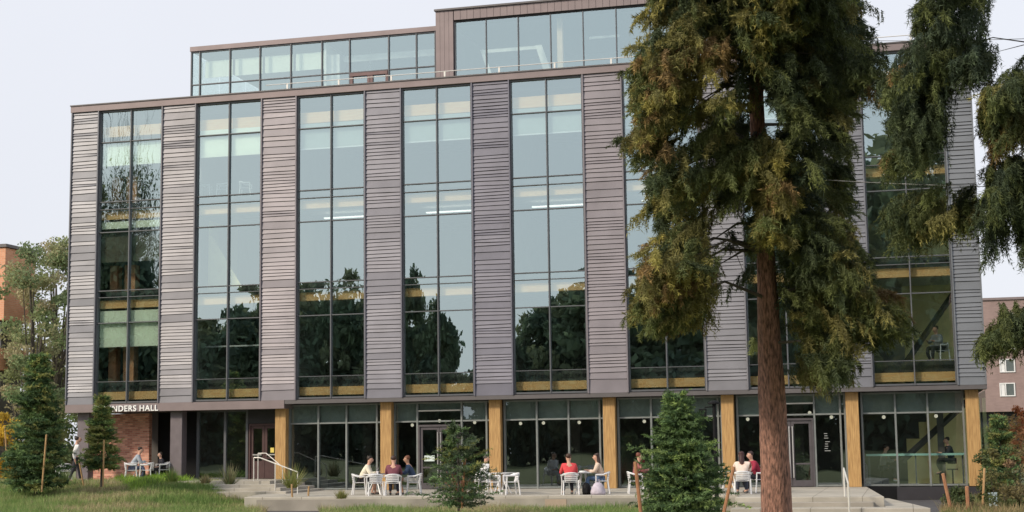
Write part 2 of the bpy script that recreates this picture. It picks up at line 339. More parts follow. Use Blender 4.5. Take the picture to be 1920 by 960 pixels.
# windows: one part per bay, panes / beams / blinds under it
def jitpane(mb, x0, x1, y, z0, z1, rg, j=.003):
    a = rg.uniform(-j, j); b = rg.uniform(-j, j)
    wx = x1-x0; wz = z1-z0
    mb.quad((x0, y-a*wx-b*wz, z0), (x1, y+a*wx-b*wz, z0), (x1, y+a*wx+b*wz, z1), (x0, y-a*wx+b*wz, z1))
ROWS = [(3.80, 4.30), (4.36, 7.10), (7.14, 8.20), (8.24, 8.48), (8.52, 11.01), (11.05, 12.00), (12.04, 12.33), (12.37, 14.95), (14.99, 16.33)]
HZ = [3.72, 4.33, 7.12, 8.22, 8.50, 11.03, 12.02, 12.35, 14.97, 16.33]
HZ = [3.74, 4.62, 7.12, 8.22, 8.50, 11.03, 12.02, 12.35, 14.97, 16.33]
for b in range(8):
    x0, x1 = px1(b), px0(b+1); xm = (x0+x1)/2; rg = random.Random(50+b)
    fr = MB()
    for x in (x0+.03, xm, x1-.03): fr.box(x-.022, x+.022, -.06, .16, 3.70, 16.366)
    for z in HZ:
        t = (.012 if z in (4.62, 8.22, 12.02) else .018) if z not in (3.74, 16.33) else .035
        for (xa, xb) in ((x0+.053, xm-.023), (xm+.023, x1-.053)): fr.box(xa, xb, -.035, .14, z-t, z+t)
    wn = fr.build('window', MULL, hall)
    pn = MB()
    for i in range(len(HZ)-1):
        for (xa, xb) in ((x0+.05, xm-.02), (xm+.02, x1-.05)): jitpane(pn, xa, xb, .05, HZ[i]+.01, HZ[i+1]-.01, rg)
    pn.build('pane', GLASS, wn)
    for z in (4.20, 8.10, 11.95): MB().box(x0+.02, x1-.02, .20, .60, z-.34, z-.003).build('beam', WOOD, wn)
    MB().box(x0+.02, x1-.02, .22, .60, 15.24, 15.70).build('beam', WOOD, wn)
    if b in (2, 3, 4, 5, 6):
        MB().box(x0+.08, x1-.08, .16, .19, 14.16, 15.2).build('blind', BLINDG, wn)
        MB().box(x0+.08, x1-.08, .155, .195, 14.10, 14.155).build('blind_bar', WHITE, wn)
    if b == 0:
        for (xa, xb) in ((x0+.08, xm-.03), (xm+.03, x1-.08)):
            for (za, zb) in ((13.95, 14.9), (6.1, 7.65), (11.2, 11.5)): MB().box(xa, xb, .16, .18, za, zb).build('blind', BLIND, wn)
            MB().box(xa, xb, .16, .18, 9.75, 11.0).build('blind', mat('olive_shade', (.13, .12, .09), .8), wn)
        for (za, zb) in ((4.63, 6.3), (8.51, 9.7), (12.36, 13.6)):
            for (xa, xb) in ((x0+.1, x0+.45), (x0+.8, x0+1.3)): MB().box(xa, xb, .9, 1.3, za, zb).build('interior_brick_pier', mat('pier_orange', (.72, .34, .18), .8, 0, .2, 2), wn)
    if b == 1:
        for (xa, xb) in ((x0+.08, xm-.03), (xm+.03, x1-.08)):
            MB().box(xa, xb, .16, .18, 14.05, 14.9).build('blind', BLIND, wn); MB().box(xa, xb, .16, .18, 15.0, 15.23).build('blind', BLIND, wn)
        c = MB(); c.quad((x0+.05, 1.2, 8.55), (x0+1.6, 1.2, 8.55), (x0+.05, 1.2, 11.0), (x0+.05, 1.2, 11.0)); c.box(x0+.0, x0+.06, 1.2, 4, 8.52, 11.5)
        c.build('stair_wall', CLT, wn)
        MB().box(x0+.1, x1-.1, .8, .83, 6.0, 6.06).build('light_fitting', WHITE, wn)
    if b in (2, 3, 4, 5):
        MB().box(x0+.3, x1-.3, 2.2, 2.35, 11.48, 11.53).build('light_fitting', mat('lit_strip', (.9, .9, .85), .5, emit=(1, .96, .88, 1.2)), wn)
    if b in (1, 2, 3, 4):
        pass
    if b == 7:
        c = MB(); c.box(xm-.3, x1+.4, 5.0, 5.15, 4.63, 7.9); c.box(xm-.3, x1+.4, 5.0, 5.15, 8.52, 11.7); c.build('end_wall', CLT, wn)
        c = MB()
        c.tube([(xm-.3, 3.6, 4.7), (x1+.3, 3.6, 7.6)], .12, 4); c.tube([(xm-.3, 3.6, 8.6), (x1+.3, 3.6, 11.3)], .12, 4); c.build('diagonal_brace', WALLD, wn)
# ground floor
YG = .72
for k in range(2, 9):
    x = (k-4.5)*M_+.0
    xx = {2: -11.54, 3: -6.955, 4: -2.39, 5: 2.225, 6: 6.83, 7: 11.485, 8: 15.8}[k]
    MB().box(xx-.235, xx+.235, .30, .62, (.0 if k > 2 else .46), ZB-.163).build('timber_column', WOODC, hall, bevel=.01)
for (xx, yy) in ((-20.6, .5), (-16.22, .45)):
    MB().box(xx-.27, xx+.27, yy-.2, yy+.25, .46, ZB-.343).build('steel_column', mat('column_mauve', (.17, .145, .16), .5, .3), hall, bevel=.01)
ZG = 3.50
def gwin(xs, extra=(), skip=(), z0=.0):
    fr = MB()
    for x in xs: fr.box(x-.035, x+.035, YG-.06, YG+.1, z0, ZG)
    for i in range(len(xs)-1):
        for z in [z0+.05, 2.72, ZG-.04]+[e for e in extra]:
            if i in skip and z < 2.7: continue
            fr.box(xs[i]+.036, xs[i+1]-.036, YG-.045, YG+.08, z-.03, z+.03)
    wn = fr.build('window', mat('ground_mullion', (.23, .25, .25), .45, .3), hall)
    pn = MB(); rg = random.Random(int(abs(xs[0])*10))
    for i in range(len(xs)-1):
        if i in skip: continue
        jitpane(pn, xs[i]+.02, xs[i+1]-.02, YG+.03, z0+.05, 2.71, rg); jitpane(pn, xs[i]+.02, xs[i+1]-.02, YG+.03, 2.73, ZG-.04, rg)
    for i in skip: fr2 = MB().box(xs[i]+.036, xs[i+1]-.036, YG-.045, YG+.08, 3.12, 3.17).build('transom_bar', RAILW, hall)
    for i in skip: jitpane(pn, xs[i]+.02, xs[i+1]-.02, YG+.03, 2.62, ZG-.04, rg)
    pn.build('pane', GLASSG, wn)
    sh = MB()
    for i in range(len(xs)-1):
        if i in skip: sh.box(xs[i]+.04, xs[i+1]-.04, YG+.16, YG+.19, 3.15, ZG)
        else: sh.box(xs[i]+.04, xs[i+1]-.04, YG+.16, YG+.19, 2.74, ZG)
    sh.build('shade', BLINDK, wn)
    return wn
def door(xa, xb, z0, z1, y, m, pm, double=True, kick=.25, long_handle=True):
    mb = MB(); mb.box(xa, xa+.07, y-.08, y+.08, z0, z1); mb.box(xb-.07, xb, y-.08, y+.08, z0, z1); mb.box(xa+.07, xb-.07, y-.08, y+.08, z1-.08, z1)
    lv = [(xa+.075, (xa+xb)/2-.006), ((xa+xb)/2+.006, xb-.075)] if double else [(xa+.075, xb-.075)]
    for a, b in lv:
        mb.box(a, a+.11, y-.03, y+.03, z0+.02, z1-.085); mb.box(b-.11, b, y-.03, y+.03, z0+.02, z1-.085)
        mb.box(a+.11, b-.11, y-.03, y+.03, z0+.02, z0+kick); mb.box(a+.11, b-.11, y-.03, y+.03, z1-.2, z1-.085)
        mb.box(a+.11, b-.11, y-.028, y+.028, z0+.84, z0+.90)
    d = mb.build('door', m, hall)
    g = MB()
    for a, b in lv: g.quad((a+.1, y, z0+kick-.01), (b-.1, y, z0+kick-.01), (b-.1, y, z1-.19), (a+.1, y, z1-.19))
    g.build('pane', pm, d)
    for j, (a, b) in enumerate(lv):
        hx = (b-.055) if (double and j == 0) else a+.055
        h = MB()
        if long_handle:
            h.tube([(hx, y-.10, z0+.35), (hx, y-.10, z1-.3)], .022, 8)
            for zz in (z0+.40, z0+1.1, z1-.35): h.tube([(hx, y-.10, zz), (hx, y-.03, zz)], .018, 6)
        else: h.box(a+.11, b-.11, y-.09, y-.05, z0+.98, z0+1.03)
        h.build('handle', STEEL, d)
    return d
gwin([-11.3, -10.02, -8.79, -7.47, -7.25], extra=())
gwin([-6.71, -5.74, -3.87, -2.83, -2.66], skip=(1,))
gwin([-2.08, -.76, .53, 1.78, 1.94])
gwin([2.52, 3.82, 5.13, 6.42, 6.55])
gwin([7.16, 8.27, 10.06, 11.02, 11.2], skip=(1,))
gwin([11.82, 13.04, 14.21, 15.48])
d1 = door(-5.70, -3.91, 0, 2.58, YG, DOORM, GLASSG)
MB().box(-5.45, -5.02, YG-.035, YG-.031, 1.12, 1.35).build('notice', mat('notice_paper', (.62, .72, .70), .8), d1)
d2 = door(8.31, 10.02, 0, 2.58, YG, DOORM, GLASSG)
# white lettering block on the glass beside the right door (hours, not legible)
nt_ = MB(); rgn = random.Random(4)
for i in range(8):
    z = 1.98-i*.085-(.05 if i > 2 else 0)
    nt_.box(10.38+rgn.uniform(0, .05), 10.50+rgn.uniform(0, .12), YG+.018, YG+.022, z, z+.018)
nt_.build('window_lettering', mat('grey_lettering', (.42, .44, .44), .6), hall)
MB().box(-11.5, XR, .64, 3, -.9, -.003).build('plinth', BLACK, hall)
MB().box(12.98, XR, .25, .60, -.9, -.02).build('plinth', mat('dark_plinth', (.028, .026, .032), .6), hall)
MB().box(-11.5, XR-.1, .9, 9.4, -.05, .001).build('ground_floor', FLOORI, hall)
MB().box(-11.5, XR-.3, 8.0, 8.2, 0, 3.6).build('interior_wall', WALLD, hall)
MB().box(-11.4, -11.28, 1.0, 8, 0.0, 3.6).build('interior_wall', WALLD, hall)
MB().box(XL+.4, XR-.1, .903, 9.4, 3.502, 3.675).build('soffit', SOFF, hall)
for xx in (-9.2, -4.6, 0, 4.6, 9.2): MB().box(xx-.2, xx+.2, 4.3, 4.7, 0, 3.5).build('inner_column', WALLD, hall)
c = MB(); c.box(13.4, 14.2, 4.2, 4.3, .0, 1.75); c.box(14.2, XR-.1, 4.0, 4.1, 0, 3.3); c.box(13.9, 14.4, 4.05, 4.15, 1.76, 2.4); c.build('end_wall', CLT, hall)
c = MB(); c.tube([(13.2, 2.6, .9), (15.9, 2.6, 3.3)], .12, 4); c.box(14.55, 14.8, 2.3, 2.5, 0, 3.5); c.build('diagonal_brace', WALLD, hall)
# entrance recess (left)
BX_ = atY(279, 850, 1.8)[0]
MB().box(-21.2, BX_, 1.8, 2.05, .46, 3.30).build('brick_wall', BRICK, hall)
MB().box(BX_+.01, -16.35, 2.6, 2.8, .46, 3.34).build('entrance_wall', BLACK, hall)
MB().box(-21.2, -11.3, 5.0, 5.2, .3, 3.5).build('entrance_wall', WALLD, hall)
eg = MB()
for x in (-15.6, -14.35, -13.35): eg.box(x-.05, x+.05, 1.0, 1.15, .46, 3.34)
for xa, xb in ((-15.55, -14.4), (-14.3, -13.4)):
    for z in (.5, 3.3): eg.box(xa, xb, 1.02, 1.12, z-.03, z+.03)
ew = eg.build('window', MULL, hall); pn = MB(); rg = random.Random(3)
jitpane(pn, -15.55, -14.4, 1.06, .5, 3.3, rg); jitpane(pn, -14.3, -13.4, 1.06, .5, 3.3, rg); pn.build('pane', GLASSG, ew)
d3 = door(-13.25, -11.85, .46, 2.75, 1.05, DOORB, GLASSG, long_handle=False, kick=.75)
MB().box(-12.28, -12.12, 1.0, 1.012, 1.55, 1.75).build('notice', mat('yellow_notice', (.75, .62, .15), .7), d3)
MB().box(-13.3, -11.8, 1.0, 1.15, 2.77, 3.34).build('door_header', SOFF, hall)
# sign
def text_mesh(s, size, depth):
    cu = bpy.data.curves.new('t', 'FONT'); cu.body = s; cu.size = size; cu.extrude = depth; cu.space_character = 1.12; cu.offset = .006
    o = bpy.data.objects.new('t', cu); COL.objects.link(o); dg = bpy.context.evaluated_depsgraph_get()
    me = bpy.data.meshes.new_from_object(o.evaluated_get(dg)); bpy.data.objects.remove(o); return me
tm = text_mesh('FOUNDERS HALL', .34, .02)
to = link('sign_lettering', tm, mat('sign_white', (.92, .92, .9), .5), hall); to.rotation_euler = (rad(90), 0, 0)
wd = max(v.co.x for v in tm.vertices); to.location = (atY(306, 770, .3)[0]-wd, -.145, 3.36); 
# penthouse
ph = MB(); PY = 5.0
xs_ = [-18.1, -17.67, -16.15, -14.65, -13.12, -11.6, -10.26, -8.39, -7.08, -6.2, -5.62]
for i, x in enumerate(xs_):
    ph.box(x-.024, x+.024, PY-.06, PY+.1, 16.39, 20.14)
for i in range(len(xs_)-1):
    for z in (16.45, 18.55, 20.1):
        if i == 6 and z == 16.45: continue
        ph.box(xs_[i]+.036, xs_[i+1]-.036, PY-.04, PY+.08, z-.022, z+.022)
pw = ph.build('window', MULL, hall)
pn = MB(); rg = random.Random(77)
for i in range(len(xs_)-1):
    jitpane(pn, xs_[i]+.02, xs_[i+1]-.02, PY+.02, 18.57, 20.08, rg)
    if i != 6: jitpane(pn, xs_[i]+.02, xs_[i+1]-.02, PY+.02, 16.47, 18.53, rg)
for y0 in (5.03, 8.03, 11.03):
    pn.quad((-18.12, y0, 16.4), (-18.12, y0+2.95, 16.4), (-18.12, y0+2.95, 20.1), (-18.12, y0, 20.1))
pn.build('pane', GLASSP, pw)
bl = MB()
for i in (0, 1, 2, 3, 4): bl.box(xs_[i]+.07+(.25 if i == 0 else 0), xs_[i+1]-.07, PY+.4, PY+.43, 18.95, 19.75)
bl.build('blind', BLIND, pw)
MB().box(-18.15, -5.6, PY-.1, 14.2, 20.14, 20.36).build('penthouse_roof', TRIM2, hall)
MB().box(-18.1, -5.6, 13.9, 14.1, 16.39, 20.13).build('penthouse_back_wall', mat('pale_wall', (.6, .64, .62), .8), hall)
MB().box(-11.5, -10.95, 5.5, 5.6, 16.39, 19.6).build('inner_column', mat('white_wall', (.9, .9, .84), .8), hall)
MB().box(-11.62, -11.52, 5.3, 9, 16.39, 20.1).build('penthouse_partition', mat('white_wall', (.82, .82, .76), .8), hall)
MB().box(-10.9, -6, 5.9, 6.0, 19.3, 19.6).build('ceiling_bulkhead', mat('white_wall', (0, 0, 0)), hall)
dp = MB(); dp.box(-10.22, -8.43, PY-.1, PY+.05, 18.35, 18.5)
for x in (-10.22, -9.4, -9.26, -8.53): dp.box(x, x+.12, PY-.08, PY+.05, 16.39, 18.348)
for x in (-10.09, -9.13): dp.box(x, x+.6, PY-.07, PY+.04, 17.2, 17.3)
dd = dp.build('door', mat('door_maroon', (.17, .10, .10), .5), hall)
pn = MB(); pn.quad((-10.1, PY, 16.4), (-9.4, PY, 16.4), (-9.4, PY, 18.34), (-10.1, PY, 18.34)); pn.quad((-9.14, PY, 16.4), (-8.53, PY, 16.4), (-8.53, PY, 18.34), (-9.14, PY, 18.34)); pn.build('pane', GLASSP, dd)
# taller upper box
BY = 3.5; BX1 = 9.5
cl = MB(); x = -5.67
while x < -4.9: cl.box(x, x+.19, BY-.12, BY+.8, 16.39, 20.55); cl.box(x+.19, x+.2, BY-.10, BY+.8, 16.39, 20.55); x += .2
cl.build('upper_cladding', TRIM2, hall)
cl = MB(); x = -4.84
while x < BX1-.1: cl.box(x, x+.285, BY-.12, BY+.6, 20.10, 20.55); cl.box(x+.285, x+.3, BY-.095, BY+.6, 20.10, 20.55); x += .3
cl.build('upper_cladding', TRIM2, hall)
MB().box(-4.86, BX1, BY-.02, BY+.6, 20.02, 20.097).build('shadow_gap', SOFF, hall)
MB().box(-5.72, BX1+.1, BY-.2, 15.2, 20.553, 20.63).build('upper_roof', TRIM, hall)
MB().box(-5.66, -5.46, BY+.81, 14.1, 16.39, 20.55).build('upper_side_wall', TRIM2, hall)
MB().box(BX1-.2, BX1, BY+.61, 14.1, 16.39, 20.55).build('upper_side_wall', TRIM2, hall)
MB().box(-5.4, BX1-.2, 12.5, 12.7, 16.39, 20.55).build('upper_back_wall', mat('pale_wall', (0, 0, 0)), hall)
xb = [-4.82, -3.42, -1.99, -.56, .86, 2.29, 3.72, 5.15, 6.58, 8.01, 9.4]
ub = MB()
for x in xb: ub.box(x-.02, x+.02, BY-.05, BY+.1, 16.39, 20.02)
uw = ub.build('window', MULL, hall); pn = MB()
for i in range(len(xb)-1): jitpane(pn, xb[i]+.02, xb[i+1]-.02, BY+.02, 16.4, 20.015, rg)
pn.build('pane', GLASSP, uw)
MB().box(-.42, -.18, BY+.6, BY+.85, 16.39, 20.0).build('inner_column', mat('pale_timber', (.80, .58, .38), .7), hall)
c = MB(); c.box(-3.9, -1.4, 4.6, 4.7, 18.85, 19.0); c.quad((-4.0, 4.55, 19), (-3.85, 4.55, 19), (-3.0, 4.55, 16.4), (-3.15, 4.55, 16.4)); c.quad((-1.5, 4.55, 19), (-1.2, 4.55, 19), (-.4, 4.55, 16.4), (-.7, 4.55, 16.4)); c.box(.9, 2.2, 4.6, 4.7, 19.1, 19.2)
c.build('interior_frame', mat('white_wall', (0, 0, 0)), hall)
# roof terrace guard rail
rl = thing('guard_rail', 'thin pale metal guard rail along the roof terrace above the parapet', 'railing', (0, 0, 16.7))
xr = np.arange(-11.6, 15.0, 2.35); yr = 1.0
mb = MB(); mb.tube([(-12.6, yr, .52), (15, yr, .52)], .018, 6); mb.tube([(-12.6, yr, .28), (15, yr, .28)], .007, 5); mb.tube([(-12.6, yr, .12), (15, yr, .12)], .007, 5); mb.build('rail', RAILW, rl)
for x in xr:
    MB().box(x-.035, x+.035, yr-.02, yr+.02, -.3, .5).build('post', RAILW, rl)
b1 = thing('roof_bench', 'low brown planter box on the roof terrace beside the spruce crown', 'planter', (2.9, 1.8, 16.4))
MB().box(-.6, 2.4, 0, .5, 0, .62).build('side', TRIM2, b1); MB().box(-.63, 2.43, -.03, .53, .622, .66).build('rim', WHITE, b1)

# ---------------------------------------------------------------- furniture
CH_LABEL = {}
def make_chair():
    t = thing('patio_chair', 'x', 'chair')
    MB().box(-.22, .24, -.23, .23, .425, .45).build('seat', WHITE, t, bevel=.008)
    bk = MB()
    for i, z in enumerate((.5, .56, .62, .68)): bk.tube([(-.20-.03*i/3, -.23, z), (-.25-.03*i/3, 0, z), (-.20-.03*i/3, .23, z)], .025, 5)
    for y in (-.2, .2): bk.tube([(-.2, y, .44), (-.24, y, .74)], .016, 6)
    bk.build('backrest', WHITE, t)
    tr = MB(); n = 12
    pts = [(.22, -.28, .66)]+[(-.04+(-.24)*math.sin(math.pi*(i/n)) if True else 0, -.28*math.cos(math.pi*i/n), .66+.08*math.sin(math.pi*i/n)) for i in range(n+1)]+[(.22, .28, .66)]
    for i in range(len(pts)-1): pass
    tr.tube(pts, .032, 6); tr.build('armrest_rail', WHITE, t)
    for sx, sy in ((.2, -1), (.2, 1), (-.2, -1), (-.2, 1)):
        MB().tube([(sx*1.02, sy*.27, .655 if sx > 0 else .5), (sx*1.05, sy*.255, .42), (sx*1.3, sy*.27, 0)], .025, 6).build('leg', WHITE, t)
    return t
chair0 = make_chair(); CH_USED = [False]
def chair(p, rz, label, z=0):
    o = chair0 if not CH_USED[0] else copy_tree(chair0); CH_USED[0] = True
    o.location = (float(p[0]), float(p[1]), z); o.rotation_euler = (0, 0, rz); o['label'] = label; o['group'] = 'white metal patio chairs'; return o
def make_table():
    t = thing('patio_table', 'x', 'table')
    MB().disc((0, 0, .72), .48, .028, 32).build('table_top', WHITE, t)
    for a in range(4):
        q = rad(45+90*a); MB().tube([(math.cos(q)*.1, math.sin(q)*.1, .72), (math.cos(q)*.16, math.sin(q)*.16, .4), (math.cos(q)*.36, math.sin(q)*.36, 0)], .022, 6).build('leg', WHITE, t)
    return t
table0 = make_table(); TB_USED = [False]
def table(p, label, z=0):
    o = table0 if not TB_USED[0] else copy_tree(table0); TB_USED[0] = True
    o.location = (float(p[0]), float(p[1]), z); o['label'] = label; o['group'] = 'round white patio tables'; return o

# ---------------------------------------------------------------- people
def skin(name, verts, edges, m, parent, sub=2, root=0):
    me = bpy.data.meshes.new(name); me.from_pydata([v[:3] for v in verts], [], edges)
    o = bpy.data.objects.new(name, me); COL.objects.link(o)
    md = o.modifiers.new('s', 'SKIN'); md.use_smooth_shade = True
    for i, v in enumerate(verts):
        r = v[3]; s = me.skin_vertices[0].data[i]; s.radius = r if isinstance(r, tuple) else (r, r); s.use_root = (i == root)
    ms = o.modifiers.new('u', 'SUBSURF'); ms.levels = sub; ms.render_levels = sub
    dg = bpy.context.evaluated_depsgraph_get(); dg.update()
    nm = bpy.data.meshes.new_from_object(o.evaluated_get(dg)); bpy.data.objects.remove(o)
    nm.name = name; nm.materials.clear(); return link(name, nm, m, parent)
SKINM = mat('skin_light', (.58, .34, .25), .6, 0, .04); SKINT = mat('skin_tan', (.42, .24, .16), .6, 0, .04)
def person(p, rz, label, pose='sit', top=(.5, .5, .5), legs=(.05, .05, .08), hair=(.03, .02, .015), long=False, shorts=False, skinm=None, z=0, lean=.12, head=0., arms='table', shoe=(.1, .1, .1), s=1.07, sleeve=True):
    t = thing('person', label, 'person', (p[0], p[1], z), rz); t.scale = (s, s, s); sk = skinm or SKINM
    V = []; E = []
    def add(x, y, zz, r, par=None):
        V.append((x, y, zz, r)); i = len(V)-1
        if par is not None: E.append((par, i))
        return i
    if pose == 'sit': H = .50; hipx = 0
    else: H = .93
    pel = add(0, 0, H, (.13, .10)); l1 = lean
    wa = add(l1*.3, 0, H+.17, (.125, .09), pel); che = add(l1*.8, 0, H+.37, (.15, .105), wa); nk0 = add(l1*1.05, 0, H+.50, (.07, .06), che)
    nk = add(l1*1.15, 0, H+.56, .052, nk0); hx = l1*1.25+.02
    h1 = add(hx+head*.03, 0, H+.63, (.085, .095), nk); h2 = add(hx+head*.06, 0, H+.705, (.095, .11), h1); h3 = add(hx+head*.05, 0, H+.78, (.07, .08), h2)
    add(hx+.115+head*.05, 0, H+.685, .012, h1)
    J = {}
    for sgn in (1, -1):
        sh = add(l1*.95, sgn*.19, H+.43, .058, che)
        if arms == 'table': el = (l1+.10, sgn*.25, H+.20); wr = (l1+.33, sgn*.13, H+.26)
        elif arms == 'lap': el = (l1*.5-.02, sgn*.24, H+.17); wr = (l1+.18, sgn*.12, H+.12)
        else: el = (-.03+sgn*.05, sgn*.23, H+.13); wr = (.08+sgn*.10, sgn*.24, H-.12)
        e = add(*el, .043, sh); wv = add(*wr, .028, e)
        d = (Vector(wr)-Vector(el)).normalized(); side = Vector((0, 1, 0)).cross(d); yv = Vector((0, 1, 0))
        pm = Vector(wr)+d*.055; pv = add(*pm, (.036, .02), wv)
        for k in range(4):
            b = pm+d*.035+yv*(k-1.5)*.019; L = (.06, .075, .07, .055)[k]
            f1 = add(*b, .009, pv); add(*(b+d*L*.6-Vector((0, 0, .012))), .008, f1)
        tb = Vector(wr)+d*.03-yv*sgn*.035; f1 = add(*tb, .010, wv); add(*(tb+d*.04-yv*sgn*.012), .009, f1)
        if pose == 'sit':
            hp = add(.04, sgn*.09, H-.02, .085, pel); kn = add(.44, sgn*.13, H+.02, .062, hp); cf = add(.47, sgn*.13, .33, .054, kn); an = add(.42+sgn*.05, sgn*.13, .08, .036, cf); add(.56+sgn*.05, sgn*.14, .035, .034, an)
            J[sgn] = [(.02, sgn*.09, H-.02), (.44, sgn*.13, H+.02), (.47, sgn*.13, .33), (.42+sgn*.05, sgn*.13, .10)]
        else:
            st_ = .2*sgn; hp = add(.01, sgn*.09, H-.06, .088, pel); kn = add(st_*.5+.03, sgn*.10, .50, .06, hp); cf = add(st_*.8, sgn*.10, .33, .055, kn); an = add(st_, sgn*.10, .08, .036, cf); add(st_+.15, sgn*.11, .035, .034, an)
            J[sgn] = [(.01, sgn*.09, H-.06), (st_*.5+.03, sgn*.10, .50), (st_*.8, sgn*.10, .33), (st_, sgn*.10, .10)]
        J['a', sgn] = [(l1*.95, sgn*.195, H+.43), el, tuple(Vector(el).lerp(Vector(wr), .8 if sleeve else .05))]
    skin('body', V, E, sk, t, 1)
    # top
    V2 = [(0, 0, H-.02, (.175, .14)), (l1*.3, 0, H+.17, (.175, .13)), (l1*.8, 0, H+.37, (.20, .145)), (l1*1.05, 0, H+.50, (.085, .08))]; E2 = [(0, 1), (1, 2), (2, 3)]
    for sgn in (1, -1):
        a = J['a', sgn]; n = len(V2); V2 += [(*a[0], .088), (*a[1], .068), (*a[2], .052)]; E2 += [(2, n), (n, n+1), (n+1, n+2)]
    cn = 'cloth_%d_%d_%d' % tuple(int(c*255) for c in top)
    skin('top', V2, E2, mat(cn, top, .85, 0, .1, 8, .3, 12), t, 1)
    V3 = [(0, 0, H+.04, (.15, .12))]; E3 = []
    for sgn in (1, -1):
        q = J[sgn]; n = len(V3)
        q2 = q if not shorts else [q[0], tuple(Vector(q[0]).lerp(Vector(q[1]), .85))]
        rr = [.105, .082, .07, .055]
        for i, v in enumerate(q2): V3.append((*v, rr[i] if not shorts else .1)); E3.append((0 if i == 0 else n+i-1, n+i))
    cn = 'cloth_%d_%d_%d' % tuple(int(c*255) for c in legs)
    skin('shorts' if shorts else 'trousers', V3, E3, mat(cn, legs, .85, 0, .1, 8, .3, 12), t, 1)
    for sgn in (1, -1):
        ax, ay = J[sgn][3][0], J[sgn][3][1]
        skin('shoe', [(ax-.03, ay, .045, .045), (ax+.08, ay, .04, .045), (ax+.16, ay, .03, .036)], [(0, 1), (1, 2)], mat('shoe_%d' % int(shoe[0]*255), shoe, .6), t, 1)
    hv = [(hx-.05, 0, H+.645, (.085, .08)), (hx-.03, 0, H+.74, (.115, .11)), (hx-.0, 0, H+.815, (.09, .095))]; he = [(0, 1), (1, 2)]
    if long: hv += [(hx-.085, 0, H+.55, (.10, .07)), (hx-.12, 0, H+.36, (.075, .05))]; he += [(0, 3), (3, 4)]
    skin('hair', hv, he, mat('hair_%d_%d' % (int(hair[0]*255), int(hair[1]*255)), hair, .6, 0, .2, 30), t, 1)
    ey = MB()
    for sgn in (1, -1): ey.ball((hx+.094+head*.05, sgn*.034, H+.70), .010, 6)
    ey.build('eyes', BLACK, t)
    return t
CR = math.atan2(RM[2][1], RM[2][0])        # direction the camera looks along, as a heading
RT = CR-math.pi/2; LF = CR+math.pi/2; TOCAM = CR+math.pi
# group 1 (left table on the terrace)
t1 = atZ(712, 925, 0)
def onY(x, Y, z=0):
    c = atY(x, 900, Y); return np.array([c[0], Y, z])
table(onY(705, -5.20), 'round white table shared by three people left of the small sparse conifer')
P = onY(677, -5.20); person(P, RT, 'person in a cream top with black hair leaning on the table, facing right', top=(.78, .72, .58), legs=(.03, .03, .035), lean=.24, shorts=True); chair(P+[-.05, 0, 0], RT, 'white chair under the person in the cream top')
P = onY(737, -6.20); person(P, CR, 'person in a maroon top seen from behind at the table of three', top=(.17, .05, .07), legs=(.03, .03, .05), hair=(.05, .025, .02), lean=.2); chair(P, CR, 'white chair under the person in maroon, its back to the camera')
P = onY(776, -5.30); person(P, LF, 'person in a navy top and white shorts with reddish hair, facing left', top=(.035, .06, .12), legs=(.7, .68, .62), hair=(.16, .06, .03), shorts=True, skinm=SKINT, lean=.18); chair(P, LF, 'white chair under the person in the navy top')
chair(onY(703, -6.30), CR+.25, 'empty white chair in front of the table of three, left of the person in maroon')
# group 2 (empty chairs right of the sparse conifer)
P = onY(905, -4.70); person(P, RT+.3, 'person in a white top beside the sparse conifer and empty chairs', top=(.72, .72, .75), legs=(.5, .5, .52), hair=(.12, .1, .09), lean=.1, arms='lap'); chair(P, RT+.3, 'white chair under the person in white by the sparse conifer')
chair(onY(925, -5.90), RT-.1, 'empty white chair, the left one of the pair right of the sparse conifer'); chair(onY(958, -6.00), LF+.25, 'empty white chair, the right one of the pair right of the sparse conifer')
table(onY(942, -5.00), 'round white table behind the two empty chairs right of the sparse conifer')
# group 3
P = onY(1069, -6.50); person(P, CR+.15, 'person in a bright red top seen from behind at a white table', top=(.68, .07, .08), legs=(.02, .02, .03), hair=(.06, .03, .02), lean=.16, sleeve=False); chair(P, CR+.1, 'white chair under the person in the red top')
table(onY(1094, -5.50), 'round white table between the person in red and the long-haired person')
P = onY(1128, -5.50); person(P, LF-.1, 'long-haired person in a cream top and blue jeans facing left at the table', top=(.66, .52, .42), legs=(.10, .17, .30), hair=(.05, .03, .025), long=True, lean=.12); chair(P, LF, 'white chair under the long-haired person in jeans')
bgp = onY(1121, -6.50); bag = thing('tote_bag', 'pale lilac cloth bag slumped on the terrace by the long-haired person', 'bag', (bgp[0], bgp[1], 0))
mb = MB(); mb.tube([(0, 0, 0), (0, 0, .08), (0, 0, .25), (0, 0, .38), (0, 0, .42)], [.24, .27, .22, .13, .05], 12); mb.build('sack', mat('lilac_cloth', (.52, .47, .55), .9, 0, .15, 6, .5, 10), bag, smooth=True)
MB().tube([(-.06, 0, .38), (-.04, 0, .52), (.04, 0, .52), (.06, 0, .38)], .012, 6).build('strap', mat('lilac_cloth', (0, 0, 0)), bag)
bp2 = onY(1099, -6.40); b2 = thing('backpack', 'small black backpack standing on the terrace under the table by the person in red', 'bag', (bp2[0], bp2[1], 0))
MB().tube([(0, 0, 0), (0, 0, .1), (0, 0, .3), (0, 0, .4)], [.12, .15, .14, .06], 10).build('sack', BLACK, b2, smooth=True); MB().box(-.08, .08, -.18, -.12, .06, .22).build('pocket', BLACK, b2, bevel=.01)
